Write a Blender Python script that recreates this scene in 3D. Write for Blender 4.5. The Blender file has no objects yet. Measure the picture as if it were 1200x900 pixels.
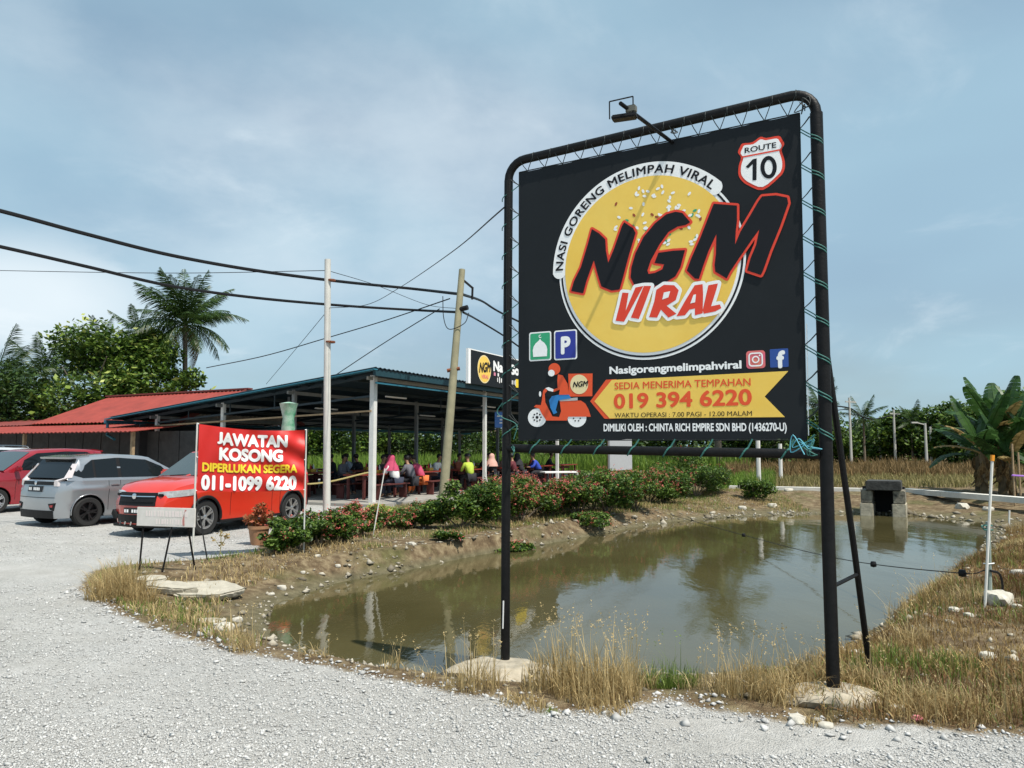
import bpy, bmesh, math, random
import numpy as np
from mathutils import Vector, Matrix, Euler
R = math.radians
random.seed(7)
rng = np.random.default_rng(11)
sc = bpy.context.scene
COL = sc.collection

# ------------------------------------------------------------------ camera, sky, sun, exposure
CAMZ = 1.65
PITCH = math.atan(75/900)
cam = bpy.data.objects.new("camera", bpy.data.cameras.new("camera"))
COL.objects.link(cam)
cam.location = (0, 0, CAMZ)
cam.rotation_euler = (math.pi/2 + PITCH, 0, 0)
cam.data.lens = 27.0
cam.data.sensor_width = 36.0
cam.data.clip_start = 0.05
cam.data.clip_end = 6000
sc.camera = cam
SUN_EL, SUN_AZ = R(62), R(136)          # azimuth measured clockwise from +Y (the view direction)
world = bpy.data.worlds.new("World")
sc.world = world
world.use_nodes = True
wn, wl = world.node_tree.nodes, world.node_tree.links
bg = wn["Background"]
sky = wn.new("ShaderNodeTexSky")
sky.sky_type = 'NISHITA'
sky.sun_disc = False
sky.sun_elevation = SUN_EL
sky.sun_rotation = SUN_AZ
sky.air_density = 1.0
sky.dust_density = 2.2
sky.ozone_density = 1.6
tc = wn.new("ShaderNodeTexCoord")
sep = wn.new("ShaderNodeSeparateXYZ")
wl.new(tc.outputs["Generated"], sep.inputs[0])
# thin high cloud: noise on the direction projected to a flat cloud deck
den = wn.new("ShaderNodeMath"); den.operation = 'ADD'; den.inputs[1].default_value = 0.22
wl.new(sep.outputs["Z"], den.inputs[0])
dmx = wn.new("ShaderNodeMath"); dmx.operation = 'MAXIMUM'; dmx.inputs[1].default_value = 0.1
wl.new(den.outputs[0], dmx.inputs[0])
dx = wn.new("ShaderNodeMath"); dx.operation = 'DIVIDE'
dy = wn.new("ShaderNodeMath"); dy.operation = 'DIVIDE'
wl.new(sep.outputs["X"], dx.inputs[0]); wl.new(dmx.outputs[0], dx.inputs[1])
wl.new(sep.outputs["Y"], dy.inputs[0]); wl.new(dmx.outputs[0], dy.inputs[1])
cmb = wn.new("ShaderNodeCombineXYZ")
wl.new(dx.outputs[0], cmb.inputs[0]); wl.new(dy.outputs[0], cmb.inputs[1])
def sky_noise(scale, detail, off, lo, hi, rough=0.55, dist=0.6):
    mp = wn.new("ShaderNodeMapping"); mp.inputs["Location"].default_value = off
    wl.new(cmb.outputs[0], mp.inputs[0])
    n = wn.new("ShaderNodeTexNoise"); n.inputs["Scale"].default_value = scale
    n.inputs["Detail"].default_value = detail; n.inputs["Roughness"].default_value = rough
    n.inputs["Distortion"].default_value = dist
    wl.new(mp.outputs[0], n.inputs["Vector"])
    mr = wn.new("ShaderNodeMapRange"); mr.interpolation_type = 'SMOOTHSTEP'
    mr.inputs["From Min"].default_value = lo; mr.inputs["From Max"].default_value = hi
    wl.new(n.outputs["Fac"], mr.inputs["Value"])
    return mr.outputs[0]
veil = sky_noise(0.75, 3, (3.1, 1.7, 0), 0.25, 0.75, 0.5, 0.3)
puff = sky_noise(2.1, 8, (0.4, 5.3, 2.0), 0.52, 0.78, 0.6, 0.5)
def mth(op, a, b):
    m = wn.new("ShaderNodeMath"); m.operation = op
    for i, v in enumerate((a, b)):
        if isinstance(v, (int, float)): m.inputs[i].default_value = v
        else: wl.new(v, m.inputs[i])
    return m.outputs[0]
mix1 = wn.new("ShaderNodeMix"); mix1.data_type = 'RGBA'
wl.new(mth('ADD', mth('MULTIPLY', veil, 0.52), 0.33), mix1.inputs[0])
wl.new(sky.outputs[0], mix1.inputs[6])
mix1.inputs[7].default_value = (3.7, 5.6, 6.7, 1)
def cloud_at(px, py, inner, outer, scale, off, lo, hi):
    """a bank of cloud round one bearing, its edge broken up by noise"""
    x = (px-600)/900; z = (450-py)/900; c_, s_ = math.cos(PITCH), math.sin(PITCH)
    d = Vector((x, c_-z*s_, s_+z*c_)).normalized()
    vd = wn.new("ShaderNodeVectorMath"); vd.operation = 'DISTANCE'; mpv = wn.new("ShaderNodeMapping"); mpv.inputs["Scale"].default_value = (1, 1, 2.0)
    wl.new(tc.outputs["Generated"], mpv.inputs[0]); wl.new(mpv.outputs[0], vd.inputs[0]); vd.inputs[1].default_value = (d.x, d.y, d.z*2)
    mr = wn.new("ShaderNodeMapRange"); mr.interpolation_type = 'SMOOTHSTEP'; mr.inputs["From Min"].default_value = outer; mr.inputs["From Max"].default_value = inner
    wl.new(vd.outputs["Value"], mr.inputs["Value"])
    n = wn.new("ShaderNodeTexNoise"); n.inputs["Scale"].default_value = scale; n.inputs["Detail"].default_value = 7; n.inputs["Roughness"].default_value = .58
    mp = wn.new("ShaderNodeMapping"); mp.inputs["Location"].default_value = off; mp.inputs["Scale"].default_value = (1, 1, 1.8); wl.new(tc.outputs["Generated"], mp.inputs[0]); wl.new(mp.outputs[0], n.inputs["Vector"])
    m2 = wn.new("ShaderNodeMapRange"); m2.interpolation_type = 'SMOOTHSTEP'; m2.inputs["From Min"].default_value = lo; m2.inputs["From Max"].default_value = hi
    wl.new(mth('ADD', n.outputs["Fac"], mth('MULTIPLY', mr.outputs[0], .35)), m2.inputs["Value"])
    return mth('MULTIPLY', mr.outputs[0], m2.outputs[0])
cl1 = cloud_at(25, 350, .03, .20, 5.0, (1, 2, 3.4), .46, .66)
cl2 = cloud_at(470, 230, .10, .75, 2.6, (4, 2, 9), .50, 1.0)
cl3 = cloud_at(20, 30, .02, .16, 7.0, (7, 1, 2), .60, .95)
mix2 = wn.new("ShaderNodeMix"); mix2.data_type = 'RGBA'
wl.new(mth('MINIMUM', mth('ADD', mth('MULTIPLY', puff, 0.28), mth('ADD', mth('MULTIPLY', cl1, .85), mth('ADD', mth('MULTIPLY', cl2, .50), mth('MULTIPLY', cl3, .18)))), .92), mix2.inputs[0])
wl.new(mix1.outputs[2], mix2.inputs[6])
mix2.inputs[7].default_value = (7.3, 8.1, 8.6, 1)
wl.new(mix2.outputs[2], bg.inputs["Color"])
bg.inputs["Strength"].default_value = 0.093

sun = bpy.data.objects.new("sun", bpy.data.lights.new("sun", 'SUN'))
COL.objects.link(sun)
sun.data.energy = 4.4
sun.data.angle = R(0.6)
sun.data.color = (1.0, 0.945, 0.85)
sdir = Vector((math.sin(SUN_AZ)*math.cos(SUN_EL), math.cos(SUN_AZ)*math.cos(SUN_EL), math.sin(SUN_EL)))
sun.rotation_euler = sdir.to_track_quat('Z', 'Y').to_euler()
sun.location = (0, 0, 30)
sc.view_settings.view_transform = 'Standard'
sc.view_settings.look = 'None'
sc.view_settings.exposure = 0.35
sc.view_settings.gamma = 1.0
sc.render.engine = 'CYCLES'
sc.cycles.use_denoising = True
sc.cycles.max_bounces = 6
sc.cycles.transparent_max_bounces = 6

# ------------------------------------------------------------------ survey helpers (photo measurements -> metres)
_c, _s = math.cos(PITCH), math.sin(PITCH)
def ray(px, py):
    x = (px-600)/900; z = (450-py)/900
    return Vector((x, _c - z*_s, _s + z*_c))
def G(px, py, z=0.0):
    d = ray(px, py); t = (z-CAMZ)/d.z
    return Vector((d.x*t, d.y*t, z))
def atY(px, py, Y):
    d = ray(px, py); t = Y/d.y
    return Vector((d.x*t, Y, CAMZ + d.z*t))

# ------------------------------------------------------------------ materials
MATS = {}
def mat(name, col, rough=0.6, metal=0.0, var=0.0, scale=8.0, col2=None, bump=0.0, bscale=40.0, attr=None, coat=0.0, spec=None, trans=0.0, alpha=None, objrand=0.0):
    if name in MATS: return MATS[name]
    m = bpy.data.materials.new(name); m.use_nodes = True
    nt = m.node_tree; b = nt.nodes["Principled BSDF"]
    b.inputs["Roughness"].default_value = rough
    b.inputs["Metallic"].default_value = metal
    if coat: b.inputs["Coat Weight"].default_value = coat; b.inputs["Coat Roughness"].default_value = 0.06
    if spec is not None: b.inputs["Specular IOR Level"].default_value = spec
    if trans: b.inputs["Transmission Weight"].default_value = trans
    c4 = tuple(col) + (1,)
    b.inputs["Base Color"].default_value = c4
    out = None
    c2 = tuple(col2) + (1,) if col2 else tuple(min(1, c*(1+var)) for c in col) + (1,)
    c1 = c4 if col2 else tuple(c*(1-var) for c in col) + (1,)
    if attr or var or col2:
        mx = nt.nodes.new("ShaderNodeMix"); mx.data_type = 'RGBA'
        mx.inputs[6].default_value = c1; mx.inputs[7].default_value = c2
        if attr:
            a = nt.nodes.new("ShaderNodeAttribute"); a.attribute_name = attr
            nt.links.new(a.outputs["Fac"], mx.inputs[0])
        else:
            t = nt.nodes.new("ShaderNodeTexCoord")
            n = nt.nodes.new("ShaderNodeTexNoise"); n.inputs["Scale"].default_value = scale; n.inputs["Detail"].default_value = 6
            n.inputs["Roughness"].default_value = 0.65
            nt.links.new(t.outputs["Object"], n.inputs["Vector"])
            mr = nt.nodes.new("ShaderNodeMapRange"); mr.inputs["From Min"].default_value = 0.3; mr.inputs["From Max"].default_value = 0.7
            nt.links.new(n.outputs["Fac"], mr.inputs["Value"])
            nt.links.new(mr.outputs[0], mx.inputs[0])
        out = mx.outputs[2]
        if objrand:
            oi = nt.nodes.new("ShaderNodeObjectInfo")
            hs = nt.nodes.new("ShaderNodeHueSaturation")
            m2 = nt.nodes.new("ShaderNodeMapRange"); m2.inputs["To Min"].default_value = 1-objrand; m2.inputs["To Max"].default_value = 1+objrand
            nt.links.new(oi.outputs["Random"], m2.inputs["Value"]); nt.links.new(m2.outputs[0], hs.inputs["Value"])
            nt.links.new(out, hs.inputs["Color"]); out = hs.outputs[0]
        nt.links.new(out, b.inputs["Base Color"])
    if bump:
        t = nt.nodes.new("ShaderNodeTexCoord")
        n = nt.nodes.new("ShaderNodeTexNoise"); n.inputs["Scale"].default_value = bscale; n.inputs["Detail"].default_value = 5
        nt.links.new(t.outputs["Object"], n.inputs["Vector"])
        bp = nt.nodes.new("ShaderNodeBump"); bp.inputs["Strength"].default_value = bump; bp.inputs["Distance"].default_value = 0.02
        nt.links.new(n.outputs["Fac"], bp.inputs["Height"]); nt.links.new(bp.outputs[0], b.inputs["Normal"])
    MATS[name] = m
    return m
def leafmat(name, c1, c2, rough=0.5, tr=0.25):
    m = bpy.data.materials.new(name); m.use_nodes = True
    nt = m.node_tree; b = nt.nodes["Principled BSDF"]; o = nt.nodes["Material Output"]
    a = nt.nodes.new("ShaderNodeAttribute"); a.attribute_name = "v"
    mx = nt.nodes.new("ShaderNodeMix"); mx.data_type = 'RGBA'
    mx.inputs[6].default_value = (*c1, 1); mx.inputs[7].default_value = (*c2, 1)
    nt.links.new(a.outputs["Fac"], mx.inputs[0])
    nt.links.new(mx.outputs[2], b.inputs["Base Color"]); b.inputs["Roughness"].default_value = rough
    b.inputs["Specular IOR Level"].default_value = 0.3
    t = nt.nodes.new("ShaderNodeBsdfTranslucent"); nt.links.new(mx.outputs[2], t.inputs[0])
    ms = nt.nodes.new("ShaderNodeMixShader"); ms.inputs[0].default_value = tr
    nt.links.new(b.outputs[0], ms.inputs[1]); nt.links.new(t.outputs[0], ms.inputs[2])
    nt.links.new(ms.outputs[0], o.inputs[0])
    return m

# ------------------------------------------------------------------ object helpers
def tag(o, label=None, cat=None, group=None, kind=None):
    if label: o['label'] = label
    if cat: o['category'] = cat
    if group: o['group'] = group
    if kind: o['kind'] = kind
    return o
def empty(name, loc=(0, 0, 0), rz=0.0, label=None, cat=None, group=None):
    o = bpy.data.objects.new(name, None); COL.objects.link(o)
    o.location = loc; o.rotation_euler = (0, 0, rz); o.empty_display_size = 0.2
    return tag(o, label, cat, group)
def link(name, me, parent=None, loc=None, rot=None, scale=None):
    o = bpy.data.objects.new(name, me); COL.objects.link(o)
    if parent: o.parent = parent
    if loc is not None: o.location = loc
    if rot is not None: o.rotation_euler = rot
    if scale is not None: o.scale = scale
    return o
def copy_tree(o, parent=None):
    c = o.copy(); COL.objects.link(c); c.parent = parent
    for ch in list(o.children): copy_tree(ch, c)
    return c
def catmull(pts, n=8):
    P = [Vector(p) for p in pts]; out = []
    for i in range(len(P)-1):
        p0 = P[i-1] if i else P[0]*2-P[1]; p1 = P[i]; p2 = P[i+1]; p3 = P[i+2] if i+2 < len(P) else P[-1]*2-P[-2]
        for k in range(n):
            t = k/n
            out.append(0.5*((2*p1) + (p2-p0)*t + (2*p0-5*p1+4*p2-p3)*t*t + (3*p1-p0-3*p2+p3)*t**3))
    out.append(P[-1]); return out
class MB:
    def __init__(s): s.v = []; s.f = []; s.m = []; s.cur = 0
    def add(s, vs, fs):
        b = len(s.v); s.v += [tuple(x) for x in vs]
        for f in fs: s.f.append(tuple(i+b for i in f)); s.m.append(s.cur)
    def box(s, c, size, rz=0.0, rx=0.0, ry=0.0, bev=0.0):
        hx, hy, hz = [a/2 for a in size]
        M = Euler((rx, ry, rz)).to_matrix(); c = Vector(c)
        if bev <= 0:
            vs = [M @ Vector((x, y, z)) + c for z in (-hz, hz) for y in (-hy, hy) for x in (-hx, hx)]
            s.add(vs, [(0, 2, 3, 1), (4, 5, 7, 6), (0, 1, 5, 4), (2, 6, 7, 3), (0, 4, 6, 2), (1, 3, 7, 5)])
        else:
            bm = bmesh.new(); bmesh.ops.create_cube(bm, size=1)
            for v in bm.verts: v.co = Vector((v.co.x*size[0], v.co.y*size[1], v.co.z*size[2]))
            bmesh.ops.bevel(bm, geom=list(bm.edges), offset=bev, segments=2, affect='EDGES')
            bm.verts.index_update()
            s.add([M @ v.co + c for v in bm.verts], [[v.index for v in f.verts] for f in bm.faces]); bm.free()
        return s
    def bar(s, a, b, w, h=None, up=(0, 0, 1)):
        a, b = Vector(a), Vector(b); d = (b-a).normalized(); h = h or w
        u = Vector(up)
        if abs(d.dot(u)) > 0.95: u = Vector((1, 0, 0))
        x = d.cross(u).normalized(); z = x.cross(d).normalized()
        vs = [p + x*sx*w/2 + z*sz*h/2 for p in (a, b) for sx, sz in ((-1, -1), (1, -1), (1, 1), (-1, 1))]
        s.add(vs, [(3, 2, 1, 0), (4, 5, 6, 7), (0, 1, 5, 4), (1, 2, 6, 5), (2, 3, 7, 6), (3, 0, 4, 7)]); return s
    def tube(s, pts, r, n=8, cap=True):
        P = [Vector(p) for p in pts]; k = len(P)
        rr = list(r) if hasattr(r, '__len__') else [r]*k
        vs = []; u = None
        for i, p in enumerate(P):
            d = (P[min(i+1, k-1)] - P[max(i-1, 0)])
            d = d.normalized() if d.length > 1e-9 else Vector((0, 0, 1))
            if u is None:
                u = Vector((0, 0, 1)) if abs(d.z) < 0.9 else Vector((1, 0, 0))
            u = (u - d*u.dot(d)).normalized(); w = d.cross(u)
            for j in range(n):
                a = 2*math.pi*j/n
                vs.append(p + (u*math.cos(a) + w*math.sin(a))*rr[i])
        fs = [(i*n+j, i*n+(j+1) % n, (i+1)*n+(j+1) % n, (i+1)*n+j) for i in range(k-1) for j in range(n)]
        if cap: fs += [tuple(range(n))[::-1], tuple((k-1)*n+j for j in range(n))]
        s.add(vs, fs); return s
    def lathe(s, prof, n=24, c=(0, 0, 0), axis='Z', cap=True):
        vs = []; c = Vector(c)
        for r, z in prof:
            for j in range(n):
                a = 2*math.pi*j/n; q = (r*math.cos(a), r*math.sin(a), z)
                if axis == 'Y': q = (q[0], q[2], q[1])
                if axis == 'X': q = (q[2], q[0], q[1])
                vs.append(Vector(q) + c)
        k = len(prof)
        fs = [(i*n+j, i*n+(j+1) % n, (i+1)*n+(j+1) % n, (i+1)*n+j) for i in range(k-1) for j in range(n)]
        if cap: fs += [tuple(range(n))[::-1], tuple((k-1)*n+j for j in range(n))]
        s.add(vs, fs); return s
    def prism(s, pts, lo, hi, axis='Z'):
        k = len(pts)
        def q(p, h): return {'Z': (p[0], p[1], h), 'Y': (p[0], h, p[1]), 'X': (h, p[0], p[1])}[axis]
        s.add([q(p, lo) for p in pts] + [q(p, hi) for p in pts],
              [tuple(range(k))[::-1], tuple(range(k, 2*k))] + [(i, (i+1) % k, k+(i+1) % k, k+i) for i in range(k)]); return s
    def build(s, name, m, parent=None, smooth=False, sharp=35, **kw):
        me = bpy.data.meshes.new(name); me.from_pydata(s.v, [], s.f)
        bm = bmesh.new(); bm.from_mesh(me); bmesh.ops.recalc_face_normals(bm, faces=bm.faces); bm.to_mesh(me); bm.free()
        for x in (m if isinstance(m, (list, tuple)) else [m]): me.materials.append(x)
        if isinstance(m, (list, tuple)): me.polygons.foreach_set('material_index', s.m)
        if smooth:
            me.polygons.foreach_set('use_smooth', [True]*len(me.polygons)); me.set_sharp_from_angle(angle=R(sharp))
        return link(name, me, parent, **kw)
def npmesh(name, V, F, m, attr=None, smooth=False):
    me = bpy.data.meshes.new(name)
    V = np.asarray(V, dtype=np.float32).reshape(-1, 3); F = np.asarray(F, dtype=np.int32); k = F.shape[1]
    me.vertices.add(len(V)); me.vertices.foreach_set('co', V.ravel())
    me.loops.add(F.size); me.loops.foreach_set('vertex_index', F.ravel())
    me.polygons.add(len(F)); me.polygons.foreach_set('loop_start', np.arange(0, F.size, k, dtype=np.int32))
    me.update(calc_edges=True)
    if attr is not None:
        a = me.attributes.new('v', 'FLOAT', 'POINT'); a.data.foreach_set('value', np.asarray(attr, dtype=np.float32))
    me.materials.append(m)
    if smooth: me.polygons.foreach_set('use_smooth', np.ones(len(F), dtype=bool))
    return me

# ------------------------------------------------------------------ terrain
def noise2(x, y, s=1.0, seed=0):
    x = np.asarray(x, float)*s; y = np.asarray(y, float)*s
    xi = np.floor(x).astype(np.int64); yi = np.floor(y).astype(np.int64); fx = x-xi; fy = y-yi
    fx = fx*fx*(3-2*fx); fy = fy*fy*(3-2*fy)
    def h(a, b):
        n = (a*374761393 + b*668265263 + seed*974711) & 0x7fffffff
        n = ((n ^ (n >> 13))*1274126177) & 0x7fffffff
        return ((n ^ (n >> 16)) & 0xffff)/65535.0
    return (h(xi, yi)*(1-fx)*(1-fy) + h(xi+1, yi)*fx*(1-fy) + h(xi, yi+1)*(1-fx)*fy + h(xi+1, yi+1)*fx*fy)
def fbm(x, y, s, seed=0, o=3):
    return sum(noise2(x, y, s*2**i, seed+i)*0.5**i for i in range(o))/sum(0.5**i for i in range(o))
def polydist(x, y, P):
    """signed distance (positive inside)"""
    x = np.asarray(x, float); y = np.asarray(y, float)
    best = np.full(x.shape, 1e9); ins = np.zeros(x.shape, bool)
    for (ax, ay), (bx, by) in zip(P, P[1:]+P[:1]):
        ex, ey = bx-ax, by-ay
        t = np.clip(((x-ax)*ex + (y-ay)*ey)/(ex*ex+ey*ey+1e-12), 0, 1)
        best = np.minimum(best, (x-ax-ex*t)**2 + (y-ay-ey*t)**2)
        c = ((ay > y) != (by > y))
        with np.errstate(divide='ignore', invalid='ignore'):
            xx = (bx-ax)*(y-ay)/(by-ay if by != ay else 1e-9) + ax
        ins ^= (c & (x < xx))
    d = np.sqrt(best)
    return np.where(ins, d, -d)
WZ = -0.30
def gp(l, z): return [tuple(G(a, b, z)[:2]) for a, b in l]
WP = gp([(316, 722), (330, 706), (400, 682), (480, 668), (560, 650), (620, 641), (700, 627), (745, 618), (790, 611), (880, 605), (1000, 602), (1060, 604),
         (1150, 612), (1158, 628), (1140, 652), (1108, 678), (1062, 702), (1036, 728), (1008, 745), (975, 765), (920, 783), (780, 790), (620, 792), (500, 792), (430, 777), (360, 764), (322, 746)], WZ)
EP = gp([(100, 690), (180, 722), (280, 755), (380, 770), (460, 786), (520, 796), (600, 800), (700, 806), (830, 812), (920, 812), (985, 800), (1035, 782),
         (1072, 742), (1100, 706), (1140, 675), (1185, 645), (1260, 615), (1260, 596), (1180, 590), (1100, 585), (1030, 584), (940, 583), (860, 583), (800, 592),
         (745, 599), (700, 607), (650, 616), (590, 626), (540, 634), (480, 641), (400, 651), (320, 660), (250, 668), (190, 672), (130, 676)], 0)
PC = Vector((-4.03, 22.3, 0))                              # near corner column of the open dining shed
PU = Vector((math.sin(R(26.6)), math.cos(R(26.6)), 0))     # along the pond side
PV = Vector((-PU.y, PU.x, 0))                              # along the lot side
def PP(t, s, z=0.0): return PC + PU*t + PV*s + Vector((0, 0, z))
SP = gp([(92, 688), (140, 722), (205, 747), (280, 768), (370, 780), (460, 799), (520, 809), (600, 822), (640, 838), (720, 836), (780, 820), (850, 836), (950, 850), (1060, 852), (1200, 864), (1500, 900)], 0) + \
     [(60, 3), (300, 5), (300, 1500), (-300, 1500), (-300, 44), (-40, 44)] + [tuple(PP(26, 14)[:2]), tuple(PP(26, -.6)[:2]), tuple(PP(-.8, -.9)[:2])] + \
     gp([(430, 605), (312, 626), (300, 646), (235, 655), (160, 660), (108, 668)], 0)
def height(x, y):
    x = np.asarray(x, float); y = np.asarray(y, float)
    dw = polydist(x, y, WP); de = polydist(x, y, EP)
    soil = np.clip(polydist(x, y, SP)/0.5, 0, 1)
    t = np.clip(-dw, 0, None)/(np.clip(-dw, 0, None) + np.clip(de, 0, None) + 1e-6)
    nz = fbm(x, y, 1.3, 5)-0.5
    bank = WZ*(1-t**1.1) + 0.11*nz*np.clip(t*3, 0, 1)*np.clip((1-t)*3+.3, 0, 1)
    out = 0.05*(fbm(x, y, .35, 9)-0.5)*np.clip(np.hypot(x, y)/8, .2, 1) + soil*(0.07*(fbm(x, y, 1.1, 3)-0.35))
    mound = 0.26*np.clip((x-3.2)/3, 0, 1)*np.clip((14-y)/6, 0, 1)*np.clip((y-4.6)/1.5, 0, 1)*soil
    far = 0.17*np.clip((y-23)/3, 0, 1)*np.clip((x-3)/4, 0, 1)
    fade = np.clip(1-(np.hypot(x, y)-200)/200, 0, 1)
    z = np.where(de > 0, bank, out*fade)
    z = np.where(dw > 0, WZ-0.02-np.minimum(0.5, 0.45*dw), z)
    return z + np.where(dw > 0, 0, (mound + far*fade)*np.where(de > 0, t, 1))
def H(x, y): return float(height(np.array([x]), np.array([y]))[0])
def onG(px, py, z0=0.0):
    """point of the terrain seen at a photo position"""
    z = z0
    for _ in range(12):
        p = G(px, py, z); z = z*0.4 + H(p.x, p.y)*0.6
    return Vector((p.x, p.y, H(p.x, p.y)))
def axis_lines(a, b, st, far):
    l = list(np.arange(a, b, st)); s = st
    while l[-1] < far: s *= 1.22; l.append(l[-1]+s)
    s = st
    while l[0] > -far: s *= 1.22; l.insert(0, l[0]-s)
    return np.array(l)
gx = axis_lines(-13, 17, 0.13, 2200); gy = axis_lines(3, 30, 0.13, 2200)
X, Y = np.meshgrid(gx, gy)
Z = height(X.ravel(), Y.ravel())
nx, ny = len(gx), len(gy)
ii = (np.arange(ny-1)[:, None]*nx + np.arange(nx-1)[None, :]).ravel()
F = np.stack([ii, ii+1, ii+1+nx, ii+nx], 1)
soilmask = np.clip(polydist(X.ravel(), Y.ravel(), SP)*2.2 + 0.5, 0, 1)
def ground_material():
    m = bpy.data.materials.new("gravel_and_soil"); m.use_nodes = True; nt = m.node_tree; b = nt.nodes["Principled BSDF"]
    N = nt.nodes.new; Lk = nt.links.new
    b.inputs["Roughness"].default_value = 0.95; b.inputs["Specular IOR Level"].default_value = 0.15
    tcn = N("ShaderNodeTexCoord"); a = N("ShaderNodeAttribute"); a.attribute_name = "v"
    def nz(s, d=5, r=.6):
        n = N("ShaderNodeTexNoise"); n.inputs["Scale"].default_value = s; n.inputs["Detail"].default_value = d; n.inputs["Roughness"].default_value = r
        Lk(tcn.outputs["Object"], n.inputs["Vector"]); return n.outputs["Fac"]
    def ramp(f, stops):
        r = N("ShaderNodeValToRGB"); e = r.color_ramp.elements
        e[0].position, e[0].color = stops[0][0], (*stops[0][1], 1); e[1].position, e[1].color = stops[-1][0], (*stops[-1][1], 1)
        for p, c in stops[1:-1]:
            q = e.new(p); q.color = (*c, 1)
        Lk(f, r.inputs[0]); return r.outputs[0]
    def mixc(f, c1, c2, mode='MIX'):
        x = N("ShaderNodeMix"); x.data_type = 'RGBA'; x.blend_type = mode
        if isinstance(f, float): x.inputs[0].default_value = f
        else: Lk(f, x.inputs[0])
        Lk(c1, x.inputs[6]); Lk(c2, x.inputs[7]); return x.outputs[2]
    vor = N("ShaderNodeTexVoronoi"); vor.inputs["Scale"].default_value = 92; vor.inputs["Randomness"].default_value = 1
    Lk(tcn.outputs["Object"], vor.inputs["Vector"])
    vor2 = N("ShaderNodeTexVoronoi"); vor2.inputs["Scale"].default_value = 19; Lk(tcn.outputs["Object"], vor2.inputs["Vector"])
    sepc = N("ShaderNodeSeparateColor"); Lk(vor.outputs["Color"], sepc.inputs[0])
    stone = ramp(sepc.outputs[0], [(0, (.27, .268, .26)), (.3, (.41, .408, .395)), (.75, (.50, .497, .48)), (1, (.62, .615, .60))])
    big = ramp(nz(.55, 4), [(.3, (.80, .79, .76)), (.7, (1.0, 1.0, 1.0))])
    grav = mixc(1.0, stone, big, 'MULTIPLY')
    dust = ramp(nz(1.7, 6, .7), [(.40, (.40, .39, .365)), (.62, (.50, .492, .47))])
    fd = N("ShaderNodeMapRange"); fd.inputs["From Min"].default_value = .36; fd.inputs["From Max"].default_value = .6; fd.inputs["To Max"].default_value = .8
    Lk(nz(.9, 5), fd.inputs["Value"])
    grav = mixc(fd.outputs[0], grav, dust)
    soil = ramp(nz(5.5, 8, .72), [(.25, (.05, .034, .02)), (.45, (.135, .095, .055)), (.58, (.24, .185, .11)), (.75, (.36, .30, .19))])
    green = ramp(nz(9, 6), [(.3, (.03, .045, .012)), (.7, (.12, .14, .04))])
    fg = N("ShaderNodeMapRange"); fg.inputs["From Min"].default_value = .52; fg.inputs["From Max"].default_value = .66; fg.inputs["To Max"].default_value = .55
    Lk(nz(.8, 5), fg.inputs["Value"])
    soil = mixc(fg.outputs[0], soil, green)
    # mud just above the water line (height stripe: wet silt)
    sx = N("ShaderNodeSeparateXYZ"); Lk(tcn.outputs["Object"], sx.inputs[0])
    fm = N("ShaderNodeMapRange"); fm.inputs["From Min"].default_value = -.17; fm.inputs["From Max"].default_value = -.27; Lk(sx.outputs[2], fm.inputs["Value"])
    mud = ramp(nz(7, 6), [(.3, (.085, .075, .042)), (.7, (.20, .175, .105))])
    soil = mixc(fm.outputs[0], soil, mud)
    ad = N("ShaderNodeMath"); ad.operation = 'ADD'; Lk(a.outputs["Fac"], ad.inputs[0])
    n2 = N("ShaderNodeMapRange"); n2.inputs["To Min"].default_value = -.45; n2.inputs["To Max"].default_value = .45; Lk(nz(3.5, 8, .75), n2.inputs["Value"]); Lk(n2.outputs[0], ad.inputs[1])
    fs = N("ShaderNodeMapRange"); fs.inputs["From Min"].default_value = .4; fs.inputs["From Max"].default_value = .6; Lk(ad.outputs[0], fs.inputs["Value"])
    Lk(mixc(fs.outputs[0], grav, soil), b.inputs["Base Color"])
    b1 = N("ShaderNodeBump"); b1.inputs["Strength"].default_value = .9; b1.inputs["Distance"].default_value = .012; b1.invert = True; Lk(vor.outputs["Distance"], b1.inputs["Height"])
    b2 = N("ShaderNodeBump"); b2.inputs["Strength"].default_value = .6; b2.inputs["Distance"].default_value = .05; Lk(nz(6, 8, .7), b2.inputs["Height"]); Lk(b1.outputs[0], b2.inputs["Normal"])
    Lk(b2.outputs[0], b.inputs["Normal"])
    return m
gm = ground_material()
ground = link("ground", npmesh("ground", np.stack([X.ravel(), Y.ravel(), Z], 1), F, gm, soilmask, True))
tag(ground, kind='structure')

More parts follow.
